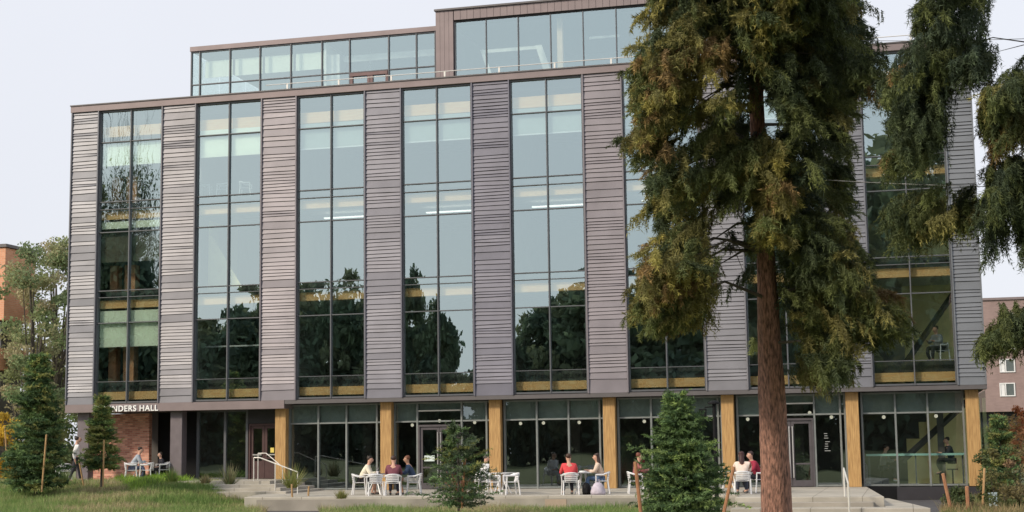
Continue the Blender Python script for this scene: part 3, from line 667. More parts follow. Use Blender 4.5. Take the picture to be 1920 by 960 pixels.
def laptop(x, Y, rz, label, col=(.62, .63, .66)):
    P = onY(x, Y); t = thing('laptop', label, 'laptop', (P[0], P[1], .75), rz)
    MB().box(-.11, .11, -.16, .16, 0, .016).build('keyboard_base', mat('laptop_%d' % int(col[0]*99), col, .4, .3), t, bevel=.003)
    sc_ = MB().box(-.006, .006, -.16, .16, 0, .21).build('screen', mat('laptop_%d' % int(col[0]*99), col), t); sc_.location = (.115, 0, .016); sc_.rotation_euler = (0, .3, 0)
laptop(700, -5.3, RT, 'open silver laptop on the table in front of the person in the cream top')
laptop(716, -5.2, LF, 'open dark laptop on the table in front of the person in navy', (.12, .12, .13))
pp = onY(1096, -5.6); pk = tag(MB().box(-.16, .16, -.11, .11, 0, .05).build('paper_stack', mat('white_paper', (.85, .85, .83), .8), bevel=.006), 'small stack of white paper on the table beside the person in red', 'papers'); pk.location = (float(pp[0]), float(pp[1]), .75)
cpb = onY(708, -5.45); cp = thing('paper_cup', 'white paper cup on the table of three left of the maroon top', 'cup', (cpb[0], cpb[1], .75)); MB().tube([(0, 0, 0), (0, 0, .11)], [.03, .042], 12).build('cup_body', WHITE, cp); MB().disc((0, 0, .111), .045, .012, 12).build('lid', BLACK, cp)
# group 4, half behind the dense young conifer
P = onY(1192, -5.70); person(P, RT+.2, 'person with auburn hair sitting half behind the red stake and dense young conifer', top=(.30, .10, .10), legs=(.04, .04, .05), hair=(.16, .05, .03), lean=.1); chair(P, RT, 'white chair behind the red stake left of the dense young conifer')
# group 5, by the big trunk
table(onY(1366, -5.50), 'round white table left of the person with the long plait near the big trunk')
P = onY(1392, -6.60); person(P, CR-.1, 'person in cream with long dark hair down the back, left of the big trunk', top=(.80, .66, .58), legs=(.05, .06, .09), hair=(.055, .02, .02), long=True, lean=.1); chair(P, CR-.1, 'white chair under the person with long dark hair near the big trunk')
P = onY(1423, -5.10); person(P, LF+.3, 'person in a crimson top partly hidden by the big trunk', top=(.30, .02, .05), legs=(.02, .02, .03), hair=(.04, .02, .02), lean=.22); chair(P, LF+.3, 'white chair partly hidden by the big trunk')
# group 6, far left plaza
P = onY(141, -1.6); person(P, RT+.3, 'person standing in a white jacket and dark trousers between the two left conifers', pose='stand', top=(.78, .76, .78), legs=(.03, .03, .04), lean=.03, arms='down', z=.46, head=1)
chair(onY(119, -1.5), CR+.6, 'white chair behind the standing person, right of the left conifer', z=.46)
table(onY(262, -.3), 'round white table in front of the red brick wall', z=.46)
P = onY(246, -.6); person(P, RT+.2, 'person in a grey hooded top hunched at the table by the red brick wall', top=(.36, .40, .46), legs=(.10, .12, .2), lean=.26, z=.46); chair(P, RT+.2, 'white chair under the person by the red brick wall', z=.46)
chair(onY(275, -.5), LF, 'empty white chair at the right of the table by the red brick wall', z=.46)
P = onY(305, .2); person(P, LF+.5, 'person in dark clothes sitting in the shade by the mauve steel column', top=(.02, .02, .03), legs=(.02, .02, .02), lean=.1, z=.46, arms='lap', s=.9); chair(P, LF+.5, 'white chair in the shade by the mauve steel column', z=.46)
# indoors
P = onY(1655, 1.9); person(P, RT, 'person sitting at the window counter inside, legs crossed, left end', top=(.3, .3, .3), legs=(.05, .05, .06), z=.15, shoe=(.7, .7, .7))
P = onY(1787, 2.2); person(P, LF, 'dark silhouetted person behind the window counter inside, right end', top=(.02, .02, .03), legs=(.02, .02, .02), z=.4, arms='table')
ct = thing('window_counter', 'long pale green counter on legs just inside the far right ground floor windows', 'counter', (13.7, 1.35, 0))
MB().box(-1.8, 1.8, -.2, .2, 1.12, 1.2).build('counter_top', mat('pale_green_top', (.30, .52, .48), .4), ct)
for x in (-1.7, 0, 1.7): MB().box(x-.03, x+.03, -.03, .03, 0, 1.118).build('leg', MULL, ct)
for i, (x, lab) in enumerate(((1655, 'stool under the seated person at the left end of the window counter'), (1787, 'stool at the right end of the window counter inside'))):
    P = onY(x, 1.95 if i == 0 else 2.2); s_ = thing('counter_stool', lab, 'stool', (P[0], P[1], 0), 0, 'stools at the window counter')
    MB().disc((0, 0, .56), .2, .04, 16).build('seat', BLACK, s_); MB().tube([(0, 0, 0), (0, 0, .56)], .03, 8).build('leg', BLACK, s_)
# third floor: white chairs behind the glass
for i, x in enumerate((388, 420, 463)):
    P = atY(x, 350, 1.3); o = chair((P[0], 1.2, 0), (LF if i == 1 else RT), ('white chair, leftmost of three behind the top floor glass of the second bay', 'white chair, middle one of three behind the top floor glass of the second bay', 'white chair, rightmost of three behind the top floor glass of the second bay')[i], z=12.36)
P = atY(1762, 655, 2.0); chair((P[0], 2.0, 0), LF+.5, 'white chair under the person behind the far right upper glass', z=4.62); person((P[0], 2.0, 0), LF+.5, 'person sitting behind the glass of the lowest upper floor at the far right', top=(.3, .32, .35), legs=(.03, .03, .04), z=4.62)
# pendant lamps
def make_lamp():
    t = thing('pendant_lamp', 'x', 'lamp'); MB().ball((0, 0, 0), .07, 10).build('globe', GLOBE, t, smooth=True)
    MB().tube([(0, 0, .08), (0, 0, .75)], .008, 5).build('cord', BLACK, t); MB().disc((0, 0, .07), .035, .05, 10).build('cap', BLACK, t); return t
lamp0 = make_lamp()
LP = [(773, 797, 'in the glass panel left of the left terrace door'), (824, 789, 'above the left terrace door'), (890, 792, 'right of the left terrace door'), (976, 794, 'in the pane above the pair of empty chairs'), (1019, 793, 'in the middle pane above the dark reflection'), (1086, 792, 'above the person in red'), (1208, 790, 'just left of the dense young conifer top'), (1303, 787, 'between the dense conifer and the lamp post'), (1402, 786, 'just left of the big trunk'), (1518, 774, 'above the right terrace door'), (1559, 782, 'above the white window lettering'), (1657, 782, 'above the left end of the window counter'), (1755, 780, 'above the diagonal brace by the window counter')]
for i, (x, y, s_) in enumerate(LP):
    P = atY(x, y, 2.0); o = lamp0 if i == 0 else copy_tree(lamp0)
    o.location = tuple(float(v) for v in P); o['label'] = 'lit round pendant lamp inside '+s_; o['group'] = 'pendant lamps in the ground floor'
P = atY(694, 122, 7.0); o = thing('chandelier', 'small tiered white hanging lamp inside the penthouse glass above the roof door', 'lamp', P)
MB().tube([(0, 0, -.45), (0, 0, -.35), (0, 0, -.15), (0, 0, 0)], [.32, .3, .1, .04], 12).build('lamp_shade', WHITE, o); MB().tube([(0, 0, 0), (0, 0, 1.2)], .02, 6).build('rod', WHITE, o)

# ---------------------------------------------------------------- handrails, posts
def rail(name, label, pts, posts, r=.022, m=RAILW):
    b = pts[0]; t = thing(name, label, 'handrail', (b[0], b[1], 0))
    o = np.array([b[0], b[1], 0.]); MB().tube([np.array(p)-o for p in pts], r, 8).build('rail', m, t)
    for a, c in posts: MB().tube([np.array(a)-o, np.array(c)-o], r, 8).build('post', m, t)
A = atY(476, 858, -2.4); B = atY(487, 858, -2.4); C_ = atY(516, 869, -3.1); D_ = atY(558, 885, -4.0)
rail('handrail', 'pale metal handrail sloping down the steps beside the leftmost timber column', [A, B, C_, D_], [(A, (A[0], A[1], .46)), (C_, (C_[0], C_[1], .1)), (D_, (D_[0], D_[1], -.3))])
A = atY(484, 850, -.9); B = atY(530, 876, -1.6)
rail('handrail', 'second thinner handrail just behind, nearer the maroon doors', [A, (A[0]+.35, A[1], A[2]), B], [(A, (A[0], A[1], .46)), (B, (B[0], B[1], .2))], .018)
A = atY(1582, 878, -9.3); B = atY(1590, 900, -11.4)
rail('handrail', 'pale metal handrail on the concrete steps right of the big trunk', [A, (B[0], B[1], A[2]-.42)], [(A, (A[0], A[1], 0)), ((B[0], B[1], A[2]-.42), (B[0], B[1], -.44))], .028)
lp = thing('lamp_post', 'slim black post with a flat cap and side floodlight behind the dense young conifer', 'lamp post', (*dep(1345, 960, 49)[:2], -.55))
L0 = dep(1345, 960, 49); zt = dep(1345, 757, 49)[2]+.55
MB().tube([(0, 0, 0), (0, 0, .4), (0, 0, .42), (0, 0, zt)], [.10, .10, .07, .06], 12).build('post', BLACK, lp)
MB().tube([(0, 0, zt), (0, 0, zt+.05), (0, 0, zt+.12)], [.2, .2, .06], 14).build('cap', BLACK, lp)
MB().tube([(0, 0, zt-.08), (-.3, 0, zt-.1)], .025, 6).build('arm', BLACK, lp)
MB().box(-.5, -.26, -.1, .1, zt-.42, zt-.14).build('floodlight', BLACK, lp, bevel=.02)
def stake(x, y0, x1, y1, D, label, m=STAKE, w_=.035):
    a = dep(x, y0, D); b = dep(x1, y1, D); t = tag(MB().tube([np.array([0, 0, 0]), b-a], w_, 6).build('tree_stake', m), label, 'stake', 'wooden tree stakes'); t.location = tuple(float(v) for v in a); return t
stake(78, 922, 87, 815, 54, 'straw-coloured stake leaning in front of the leftmost big young conifer')
stake(193, 912, 195, 825, 56, 'straight orange-brown stake in front of the second conifer from the left')
stake(157, 912, 148, 862, 58, 'short pale stake between the two left conifers')
stake(12, 850, 9, 800, 62, 'stake beside the yellow-leaved shrub at the left edge')
stake(866, 952, 872, 860, 45, 'orange stake through the small sparse conifer', STAKER)
stake(860, 948, 853, 905, 45.5, 'short broken red stake at the foot of the sparse conifer', STAKER, .02)
stake(1204, 985, 1191, 866, 40, 'thick red-brown stake at the left edge of the dense young conifer', STAKER, .05)
stake(1352, 985, 1376, 875, 40, 'slanting red stake between the dense young conifer and the big trunk', STAKER, .045)
stake(1785, 965, 1768, 888, 44, 'leaning orange stake at the foot of the far right windows', STAKER, .05)
stake(1816, 965, 1813, 912, 44, 'short thick stake in front of the rightmost timber column', STAKER, .055)
stake(1842, 965, 1846, 878, 45, 'tall pale stake beside the right edge conifer')
stake(548, 932, 547, 908, 52, 'little orange peg left of the bottom of the entrance steps'); stake(578, 930, 579, 912, 52, 'little orange peg right of the bottom of the entrance steps')
ub_ = dep(1863, 952, 46); tb = thing('utility_box', 'small pale blue utility box among the shrubs at the right edge', 'utility box', (ub_[0], ub_[1], ub_[2]))
MB().box(-.12, .12, -.1, .1, 0, .42).build('cabinet', mat('pale_blue_box', (.38, .47, .5), .6), tb, bevel=.01); MB().box(-.14, .14, -.12, .12, .422, .46).build('lid', mat('pale_blue_box', (0, 0, 0)), tb)
# cables
def cable(p, q, sag, r, label):
    a = np.array(p); b = np.array(q); pts = [a+(b-a)*t-np.array([0, 0, 4*sag*t*(1-t)]) for t in np.linspace(0, 1, 12)]
    tag(MB().tube(pts, r, 5).build('cable', mat('grey_cable', (.35, .35, .36), .6)), label, 'cable')
cable(dep(1440, 330, 31), dep(1990, 352, 28), .05, .007, 'pale thin cable strung level across the far right bays between the big trees')
cable(dep(1600, 76, 31), dep(1990, 70, 28), .03, .006, 'thin cable crossing the sky gap between the big tree crowns')

# ---------------------------------------------------------------- foliage engine
def norm(a): return a/np.maximum(1e-9, np.linalg.norm(a, axis=-1, keepdims=True))
def tri_mesh(name, tris, cols, m, parent):
    n = len(tris); me = bpy.data.meshes.new(name); me.vertices.add(n*3); me.loops.add(n*3); me.polygons.add(n)
    me.vertices.foreach_set('co', tris.reshape(-1).astype(np.float32)); me.loops.foreach_set('vertex_index', np.arange(n*3, dtype=np.int32))
    me.polygons.foreach_set('loop_start', np.arange(0, n*3, 3, dtype=np.int32)); me.polygons.foreach_set('loop_total', np.full(n, 3, dtype=np.int32))
    me.update(calc_edges=True); at = me.attributes.new('tint', 'FLOAT_COLOR', 'POINT')
    c = np.ones((n*3, 4), np.float32); c[:, :3] = np.repeat(cols, 3, axis=0); at.data.foreach_set('color', c.reshape(-1))
    return link(name, me, m, parent)
def fronds(P, D, L, hang, col, nb=14, bl=.35, nn=6, nbl=3, bw=.022, blen=.085, droop=.25, rng=RNG, fan=.5):
    """P,D (N,3); L,hang (N): each frond has nb branchlets, each branchlet nn nodes of nbl needles."""
    N = len(P); up = np.array([0, 0, 1.]); D = norm(D)
    S = norm(np.cross(D, up)+1e-6)
    s = (np.linspace(.04, 1, nb)[None]+rng.uniform(-.03, .03, (N, nb)))
    base = P[:, None]+D[:, None]*(s*L[:, None])[..., None]; base[..., 2] -= droop*L[:, None]*s**2
    sg = np.where(rng.random((N, nb)) < .5, -1., 1.)*rng.uniform(.3, 1, (N, nb))
    h = hang[:, None]*rng.uniform(.6, 1.25, (N, nb))
    bd = S[:, None]*sg[..., None]*fan*(1.1-hang[:, None, None]*.6)+D[:, None]*.55*(1.1-.7*hang[:, None, None]); bd[..., 2] -= h
    bd = norm(bd+rng.normal(0, .14, bd.shape)); Lb = bl*rng.uniform(.45, 1.2, (N, nb))*(1.05-.5*s)
    u = np.linspace(.05, 1, nn)[None, None]
    node = base[:, :, None]+bd[:, :, None]*(u*Lb[..., None])[..., None]; node[..., 2] -= .25*hang[:, None, None]*Lb[..., None]*u**2
    q = node.shape[:3]+(nbl,)
    nd = norm(bd[:, :, None, None]*.9+rng.normal(0, .62, q+(3,)))
    ln = blen*rng.uniform(.6, 1.3, q); wv = norm(np.cross(nd, rng.normal(0, 1, q+(3,))))*(bw*rng.uniform(.6, 1.2, q))[..., None]
    b = node[:, :, :, None]+rng.normal(0, .01, q+(3,)); tip = b+nd*ln[..., None]
    tris = np.stack([b-wv, b+wv, tip], -2).reshape(-1, 3, 3)
    c = col[:, None, None, None]*(1+rng.normal(0, .10, (N, nb, 1, 1, 1)))*(1+rng.normal(0, .14, q)[..., None])
    tipc = np.broadcast_to(u[..., None, None], q+(1,))
    c = c*(1+.35*tipc*np.array([1., .9, .3]))
    return tris, np.clip(c.reshape(-1, 3), .003, 1)
def inpoly(x, y, poly):
    r = np.zeros(np.shape(x), bool); n = len(poly)
    for i in range(n):
        x1, y1 = poly[i]; x2, y2 = poly[(i+1) % n]
        cnd = ((y1 > y) != (y2 > y)) & (x < (x2-x1)*(y-y1)/((y2-y1)+1e-9)+x1); r ^= cnd
    return r
PAL = {'g': (.115, .138, .056), 'd': (.066, .088, .046), 'o': (.195, .185, .075), 'y': (.30, .275, .095), 'r': (.22, .155, .075), 'b': (.064, .09, .062)}
DENS = 1.55
GAPS = [[(1338, 415), (1334, 480), (1352, 540), (1350, 640), (1405, 720), (1412, 560), (1386, 500), (1398, 415)], [(1604, 165), (1606, 440), (1650, 470), (1648, 240), (1640, 190)], [(1150, 620), (1320, 622), (1330, 760), (1150, 760)],
        [(1402, 188), (1402, 236), (1440, 236), (1440, 188)], [(1795, 175), (1790, 330), (1835, 330), (1830, 180)], [(1640, 470), (1640, 530), (1800, 560), (1820, 460), (1760, 470)], [(1650, 640), (1650, 740), (1800, 740), (1800, 600), (1725, 620)]]
def drape(polys, D0, axis_xy, N, mix, thick=(1., 1.), Lr=(.5, 1.1), hang=(.6, 1.4), **kw):
    """fronds filling volumes given by outlines seen from the camera, each with its own depth range"""
    tr = []; cs = []; roots = []
    for poly, dlo, dhi, n, mixs in polys:
        n = int(n*DENS)
        xs_ = [p[0] for p in poly]; ys_ = [p[1] for p in poly]; got = 0
        pts = []; 
        while got < n:
            x = RNG.uniform(min(xs_), max(xs_), 400); y = RNG.uniform(min(ys_), max(ys_), 400); d = RNG.uniform(dlo, dhi, 400)
            ok = inpoly(x, y, poly); x, y, d = x[ok], y[ok], d[ok]
            V = np.array([dep(a, b, c) for a, b, c in zip(x, y, d)]).reshape(-1, 3)
            pts.append(V); got += len(V)
        Pc = np.concatenate(pts)[:n]
        K = max(4, n//9); ce_ = Pc[RNG.integers(0, n, K)]; pick = ce_[RNG.integers(0, K, n)]
        mixk = RNG.random(n) < .72
        Pn = pick+RNG.normal(0, 1, (n, 3))*np.array([.20, .20, .11]); hor = pick-np.array([axis_xy[0], axis_xy[1], 0]); hor[:, 2] = 0; hor = norm(hor); uu = RNG.normal(0, .32, n)
        Pn += hor*uu[:, None]; Pn[:, 2] -= np.abs(uu)*.35
        Pc = np.where(mixk[:, None], Pn, Pc)
        out_ = Pc-np.array([axis_xy[0], axis_xy[1], 0]); out_[:, 2] = 0; out_ = norm(out_); ang = RNG.normal(0, .5, n)
        ca, sa = np.cos(ang), np.sin(ang); o2 = np.stack([out_[:, 0]*ca-out_[:, 1]*sa, out_[:, 0]*sa+out_[:, 1]*ca, np.zeros(n)], -1)
        o2[:, 2] = RNG.uniform(-.5, .1, n); L = RNG.uniform(*Lr, n); hg = RNG.uniform(*hang, n)
        P0 = Pc-norm(o2)*L[:, None]*.5
        P0[:, 2] += .12
        # keep tips inside the outline
        tipP = P0+norm(o2)*L[:, None]; tx, ty = proj(tipP); lo = tipP.copy(); lo[:, 2] -= .35*hg*.6+.05; lx, ly = proj(lo); qx, qy = proj(Pc)
        keep = inpoly(qx, qy, poly) & ((inpoly(tx, ty, poly) & inpoly(lx, ly, poly)) | (RNG.random(n) < .20))
        for g_ in GAPS: keep &= ~((inpoly(tx, ty, g_) | inpoly(lx, ly, g_) | inpoly(qx, qy, g_)) & (RNG.random(n) < .93))
        # cluster colours by position so that light and dark clumps form
        keys = list(mixs.keys()); pr_ = np.array([mixs[k] for k in keys], float); pr_ /= pr_.sum(); cu = np.cumsum(pr_)
        nzv = (np.sin(Pc[:, 0]*3.1+Pc[:, 2]*2.3)+np.sin(Pc[:, 2]*4.1-Pc[:, 1]*2.2+1)+np.sin(Pc[:, 0]*1.3-Pc[:, 2]*1.9))/6+.5
        key = np.clip(.55*nzv+.45*RNG.random(n), 0, .999); key = np.argsort(np.argsort(key))/n
        cidx = np.searchsorted(cu, key); col = np.array([PAL[keys[min(i, len(keys)-1)]] for i in cidx])*RNG.uniform(.75, 1.3, (n, 1))
        t_, c_ = fronds(P0[keep], o2[keep], L[keep], hg[keep], col[keep], **kw); tr.append(t_); cs.append(c_); roots.append(P0[keep])
    return np.concatenate(tr), np.concatenate(cs), np.concatenate(roots)

def trunk_mesh(pts, rs, n=28, bumps=.04, seed=1):
    rg = np.random.default_rng(seed); mb = MB(); K = 60
    P = np.array(pts); t = np.linspace(0, 1, len(P)); tt = np.linspace(0, 1, K)
    C = np.stack([np.interp(tt, t, P[:, i]) for i in range(3)], -1); R_ = np.interp(tt, t, rs)
    ph = rg.uniform(0, 6.28, 8); v = []
    for i in range(K):
        for k in range(n):
            a = 2*math.pi*k/n; r = R_[i]*(1+bumps*(math.sin(5*a+ph[0]+i*.35)+.6*math.sin(9*a+ph[1]-i*.5))+rg.normal(0, bumps*.7))
            v.append((C[i][0]+r*math.cos(a), C[i][1]+r*math.sin(a), C[i][2]))
    f = [(i*n+k, i*n+(k+1) % n, (i+1)*n+(k+1) % n, (i+1)*n+k) for i in range(K-1) for k in range(n)]
    mb.v = v; mb.f = f; mb.mi = [0]*len(f); return mb

# big spruce
TD = 32.
base = dep(1456, 960, TD); gzb = float(gz(base[0], base[1]))
TA = thing('spruce_tree', 'huge old spruce with bare reddish trunk and drooping boughs before the hall', 'tree', (base[0], base[1], gzb))
off = np.array([base[0], base[1], gzb])
tp = [dep(1460, 960, TD), dep(1456, 960, TD), dep(1446, 700, TD), dep(1434, 450, TD), dep(1420, 220, TD), dep(1412, 0, TD), dep(1400, -420, TD)]
tp[0] = np.array([tp[1][0], tp[1][1], gzb-.3]); tp = [p-off for p in tp]
trunk_mesh(tp, [.38, .325, .262, .175, .155, .13, .05]).build('trunk', BARK, TA, smooth=True)
polysA = [
 # left curtain, its sunlit side put into the olive and yellow mix
 ([(1215, -160), (1212, 60), (1188, 100), (1178, 165), (1192, 200), (1178, 240), (1200, 300), (1212, 360), (1198, 420), (1214, 470), (1192, 530), (1172, 595), (1225, 622), (1310, 600), (1345, 540), (1322, 430), (1330, 300), (1370, 200), (1390, -160)], 29.6, 32.5, 560, dict(d=.15, g=.3, o=.32, y=.13, r=.10)),
 ([(1185, 85), (1178, 150), (1200, 190), (1260, 170), (1290, 80)], 29.2, 30.5, 40, dict(g=.2, o=.4, y=.2, r=.3)),
 ([(1140, 268), (1180, 262), (1240, 262), (1240, 300), (1180, 290)], 30.2, 31, 12, dict(d=1, g=.3)),
 ([(1185, 530), (1175, 600), (1230, 620), (1300, 560), (1330, 470), (1260, 470)], 29.8, 31, 60, dict(g=.3, o=.3, y=.2, r=.12)),
 # second, darker curtain behind with gaps
 ([(1310, 200), (1322, 330), (1330, 395), (1395, 400), (1400, 200)], 32, 34.5, 70, dict(d=.7, g=.4)),
 ([(1355, 390), (1372, 500), (1388, 560), (1408, 560), (1410, 390)], 31.4, 33.5, 40, dict(d=.5, g=.6)),
 ([(1322, 480), (1330, 560), (1352, 600), (1362, 560), (1340, 480)], 31, 32.5, 20, dict(g=.5, o=.4)),
 ([(1375, 560), (1385, 640), (1415, 690), (1415, 560)], 33, 34.5, 18, dict(d=.5, g=.5)),
 # top centre, in front of the trunk
 ([(1370, -160), (1360, 200), (1400, 205), (1405, 130), (1440, 150), (1445, 205), (1500, 210), (1520, -160)], 29.6, 31.9, 300, dict(d=.4, g=.35, o=.25, y=.12)),
 ([(1340, 235), (1350, 330), (1400, 330), (1420, 440), (1460, 445), (1500, 425), (1470, 330), (1490, 250), (1430, 250), (1400, 250)], 30.0, 31.5, 190, dict(g=.35, o=.35, y=.25, r=.06)),
 ([(1405, 420), (1450, 385), (1506, 430), (1470, 446), (1420, 440)], 30, 31, 22, dict(g=.5, y=.4, o=.3)),
 # right mass, its shaded side put into the darker mix
 ([(1470, -160), (1460, 240), (1462, 440), (1470, 520), (1500, 640), (1580, 620), (1625, 560), (1605, 430), (1598, 330), (1606, 240), (1640, 140), (1618, 60), (1600, -160)], 30., 34.2, 780, dict(d=.45, g=.45, o=.14, b=.1)),
 ([(1600, 90), (1612, 150), (1660, 200), (1700, 170), (1660, 110)], 30, 32, 34, dict(d=.4, g=.4, o=.2, r=.1)),
 ([(1560, 430), (1560, 560), (1640, 640), (1690, 640), (1715, 600), (1700, 550), (1660, 500), (1620, 430)], 29.8, 32, 120, dict(d=.25, g=.5, o=.25, r=.06)),
 ([(1512, 600), (1505, 700), (1530, 722), (1560, 716), (1600, 680), (1625, 620)], 30, 32, 75, dict(d=.35, g=.45, o=.25)),
 ([(1560, 560), (1560, 640), (1700, 630), (1690, 560)], 30, 31.5, 50, dict(d=.3, g=.45, o=.3)),
]
tr, cs, roots = drape(polysA, TD, base[:2], 0, None, nb=15, bl=.42, nn=8, nbl=4, bw=.011, blen=.105, hang=(.2, 1.2), Lr=(.45, 1.1))
tri_mesh('crown', tr-off, cs, LEAF, TA)
def boughs(roots, tp, n, parent, off, r0=.045, m=BARKD, rise=.35):
    mb = MB(); T = np.array(tp)
    for i in RNG.choice(len(roots), min(n, len(roots)), replace=False):
        q = roots[i]-off; z = np.clip(q[2]+rise*RNG.uniform(.2, 1.6), T[0, 2], T[-1, 2]); c = np.array([np.interp(z, T[:, 2], T[:, k]) for k in (0, 1)]+[z])
        d = q-c; md = c+d*.5+np.array([0, 0, .12*np.linalg.norm(d)]); mb.tube([c, c*.55+md*.45, md, q*.5+md*.5, q], [r0, r0*.8, r0*.6, r0*.4, r0*.2], 5, cap=False)
    return mb.build('boughs', m, parent)
boughs(roots, tp, 60, TA, off)
for (a, b, c) in (((1376, 300), (1380, 400), (1372, 330)), ((1395, 330), (1418, 470), (1384, 400)), ((1440, 165), (1475, 135), (1455, 145)), ((1365, 430), (1398, 520), (1378, 470))):
    MB().tube([dep(*a, 31)-off, dep(*c, 31.1)-off, dep(*b, 31)-off], [.012, .009, .004], 4).build('dead_twig', BARKD, TA)
# neighbour spruce, trunk beyond the right edge
TD2 = 28.; b2_ = dep(2010, 960, TD2); g2 = float(gz(b2_[0], b2_[1])); off2 = np.array([b2_[0], b2_[1], g2])
TB = thing('spruce_tree', 'second old spruce whose dark boughs hang into the photo from the top right corner', 'tree', off2)
tp2 = [np.array([0, 0, -.3]), dep(2010, 400, TD2)-off2, dep(2010, 0, TD2)-off2, dep(2010, -700, TD2)-off2]
trunk_mesh(tp2, [.45, .3, .25, .08], seed=5).build('trunk', BARK, TB, smooth=True)
polysB = [
 ([(1700, -200), (1695, 30), (1715, 60), (1708, 90), (1740, 130), (1800, 120), (1850, 105), (1862, 40), (1830, -200)], 26.5, 28.5, 140, dict(d=.8, b=.4, g=.2)),
 ([(1665, 100), (1640, 150), (1660, 200), (1700, 130)], 27.5, 28.5, 22, dict(d=.5, g=.4, r=.2)),
 ([(1690, 90), (1655, 190), (1648, 250), (1700, 320), (1735, 325), (1770, 240), (1780, 160), (1800, 110), (1750, 60)], 26.5, 28.5, 170, dict(d=.7, b=.35, g=.25, r=.04)),
 ([(1790, 100), (1795, 165), (1822, 160), (1858, 105), (1850, 40)], 26.5, 27.6, 45, dict(d=.8, b=.3)),
 ([(1610, 340), (1625, 400), (1660, 450), (1700, 470), (1760, 440), (1830, 430), (1850, 360), (1760, 350)], 27.5, 29, 105, dict(d=.35, g=.45, o=.3)),
 ([(1655, 270), (1640, 330), (1660, 345), (1710, 340), (1700, 280)], 27.5, 29, 35, dict(d=.5, g=.4, r=.1)),
 ([(1850, 140), (1832, 200), (1842, 300), (1860, 320), (1900, 260), (1990, 300), (1990, 60), (1900, 110)], 26, 28.4, 190, dict(d=.35, g=.45, o=.3, r=.12)),
 ([(1850, 300), (1836, 410), (1845, 500), (1870, 470), (1880, 400), (1905, 380), (1912, 450), (1990, 560), (1990, 280)], 26, 28.4, 330, dict(d=.8, g=.3, b=.3)),
 ([(1920, 560), (1870, 590), (1830, 640), (1822, 666), (1850, 655), (1900, 640), (1990, 650), (1990, 540)], 26, 27.2, 210, dict(g=.5, d=.4, o=.2)),
]
tr, cs, roots = drape(polysB, TD2, b2_[:2], 0, None, nb=15, bl=.38, nn=8, nbl=4, bw=.009, blen=.09, hang=(.6, 1.6), Lr=(.35, .85))
tri_mesh('crown', tr-off2, cs, LEAF, TB)
boughs(roots, tp2, 10, TB, off2, .018, rise=.3)

# young conifers
def conifer(x, yb, yt, hw, D, label, seed, mix, dens=1., zb=None, sparse=False, lean=0, bare=.04, blen=.09, bw=.016, pts_=None):
    rg = np.random.default_rng(seed); B = dep(x, yb, D); T = dep(x+lean, yt, D)
    if zb is not None: B = np.array([B[0], B[1], zb])
    H = T[2]-B[2]; R = hw/F*D; t = thing('young_conifer', label, 'tree', B)
    mb = MB(); mb.tube([(0, 0, -.1), (0, 0, H*.5), (0, 0, H*.97)], [.05*H/3.5, .03, .008], 7); mb.build('trunk', BARKD, t)
    n = int(240*dens*max(.6, H/4)); u = rg.random(n)**1.25; zz = bare*H+u*(1-bare)*H*.97
    prof = R*((1-u)**.8*.95+.05)*np.minimum(1, .62+u*4.); lump = 1+.26*np.sin(u*29+seed)+.18*np.sin(u*61)
    a = rg.uniform(0, 6.283, n); Lf = prof*rg.uniform(.55, 1.12, n)*lump*(1+.18*np.sin(a*3+seed+u*9)); Lf = np.maximum(Lf, .12)
    Dv = np.stack([np.cos(a), np.sin(a), rg.uniform(-.15, .45, n)+.5*u], -1)
    P0 = np.stack([.0*a, .0*a, zz], -1)+norm(Dv)*(Lf*rg.uniform(0.05, .55, n))[:, None]; P0[:, 2] = zz
    keys = list(mix.keys()); pr_ = np.array([mix[k] for k in keys], float); pr_ /= pr_.sum()
    col = np.array([PAL2[keys[i]] for i in rg.choice(len(keys), n, p=pr_)])*rg.uniform(.75, 1.3, (n, 1))
    Lw = np.minimum(Lf, R*.75)
    tr, cs = fronds(P0, Dv, Lw, rg.uniform(-.05, .3, n), col, nb=10 if not sparse else 8, bl=min(.34, R*.4), nn=5, nbl=3, bw=bw, blen=blen, droop=.12, rng=rg, fan=1.)
    tri_mesh('crown', tr, cs, LEAF, t)
    br = MB()
    for i in range(0, n, 7):
        d = norm(Dv[i:i+1])[0]; br.tube([(0, 0, zz[i]-.05), P0[i], P0[i]+d*Lw[i]*.8], [.012, .008, .003], 4, cap=False)
    br.build('boughs', BARKD, t)
    return t
PAL2 = {'g': (.12, .19, .085), 'd': (.07, .12, .06), 'l': (.21, .29, .115), 'o': (.23, .245, .095), 'r': (.4, .2, .1), 'k': (.085, .12, .08), 't': (.25, .2, .12)}
conifer(67, 922, 658, 57, 55, 'big bushy young conifer at the far left, in front of the brick building', 21, dict(g=.5, d=.6, o=.2, l=.1), 1.9, blen=.11, bw=.02)
conifer(190, 908, 742, 33, 57, 'smaller olive-green conifer in front of the red brick wall', 22, dict(g=.5, l=.4, o=.5, d=.2), 1.3, bare=.18)
conifer(860, 952, 797, 76, 45, 'small sparse conifer with brown lower twigs between the terrace tables', 23, dict(g=.4, d=.4, k=.6, o=.2), .95, sparse=True, lean=-4, bare=.03)
conifer(1278, 985, 732, 84, 41.5, 'dense bright green young conifer left of the black lamp post', 24, dict(g=.6, d=.4, l=.25), 2.3, blen=.10, bw=.018)
conifer(1880, 935, 778, 36, 52, 'narrow young conifer at the right edge before the apartment block', 25, dict(g=.5, d=.4, o=.4), 1.2)
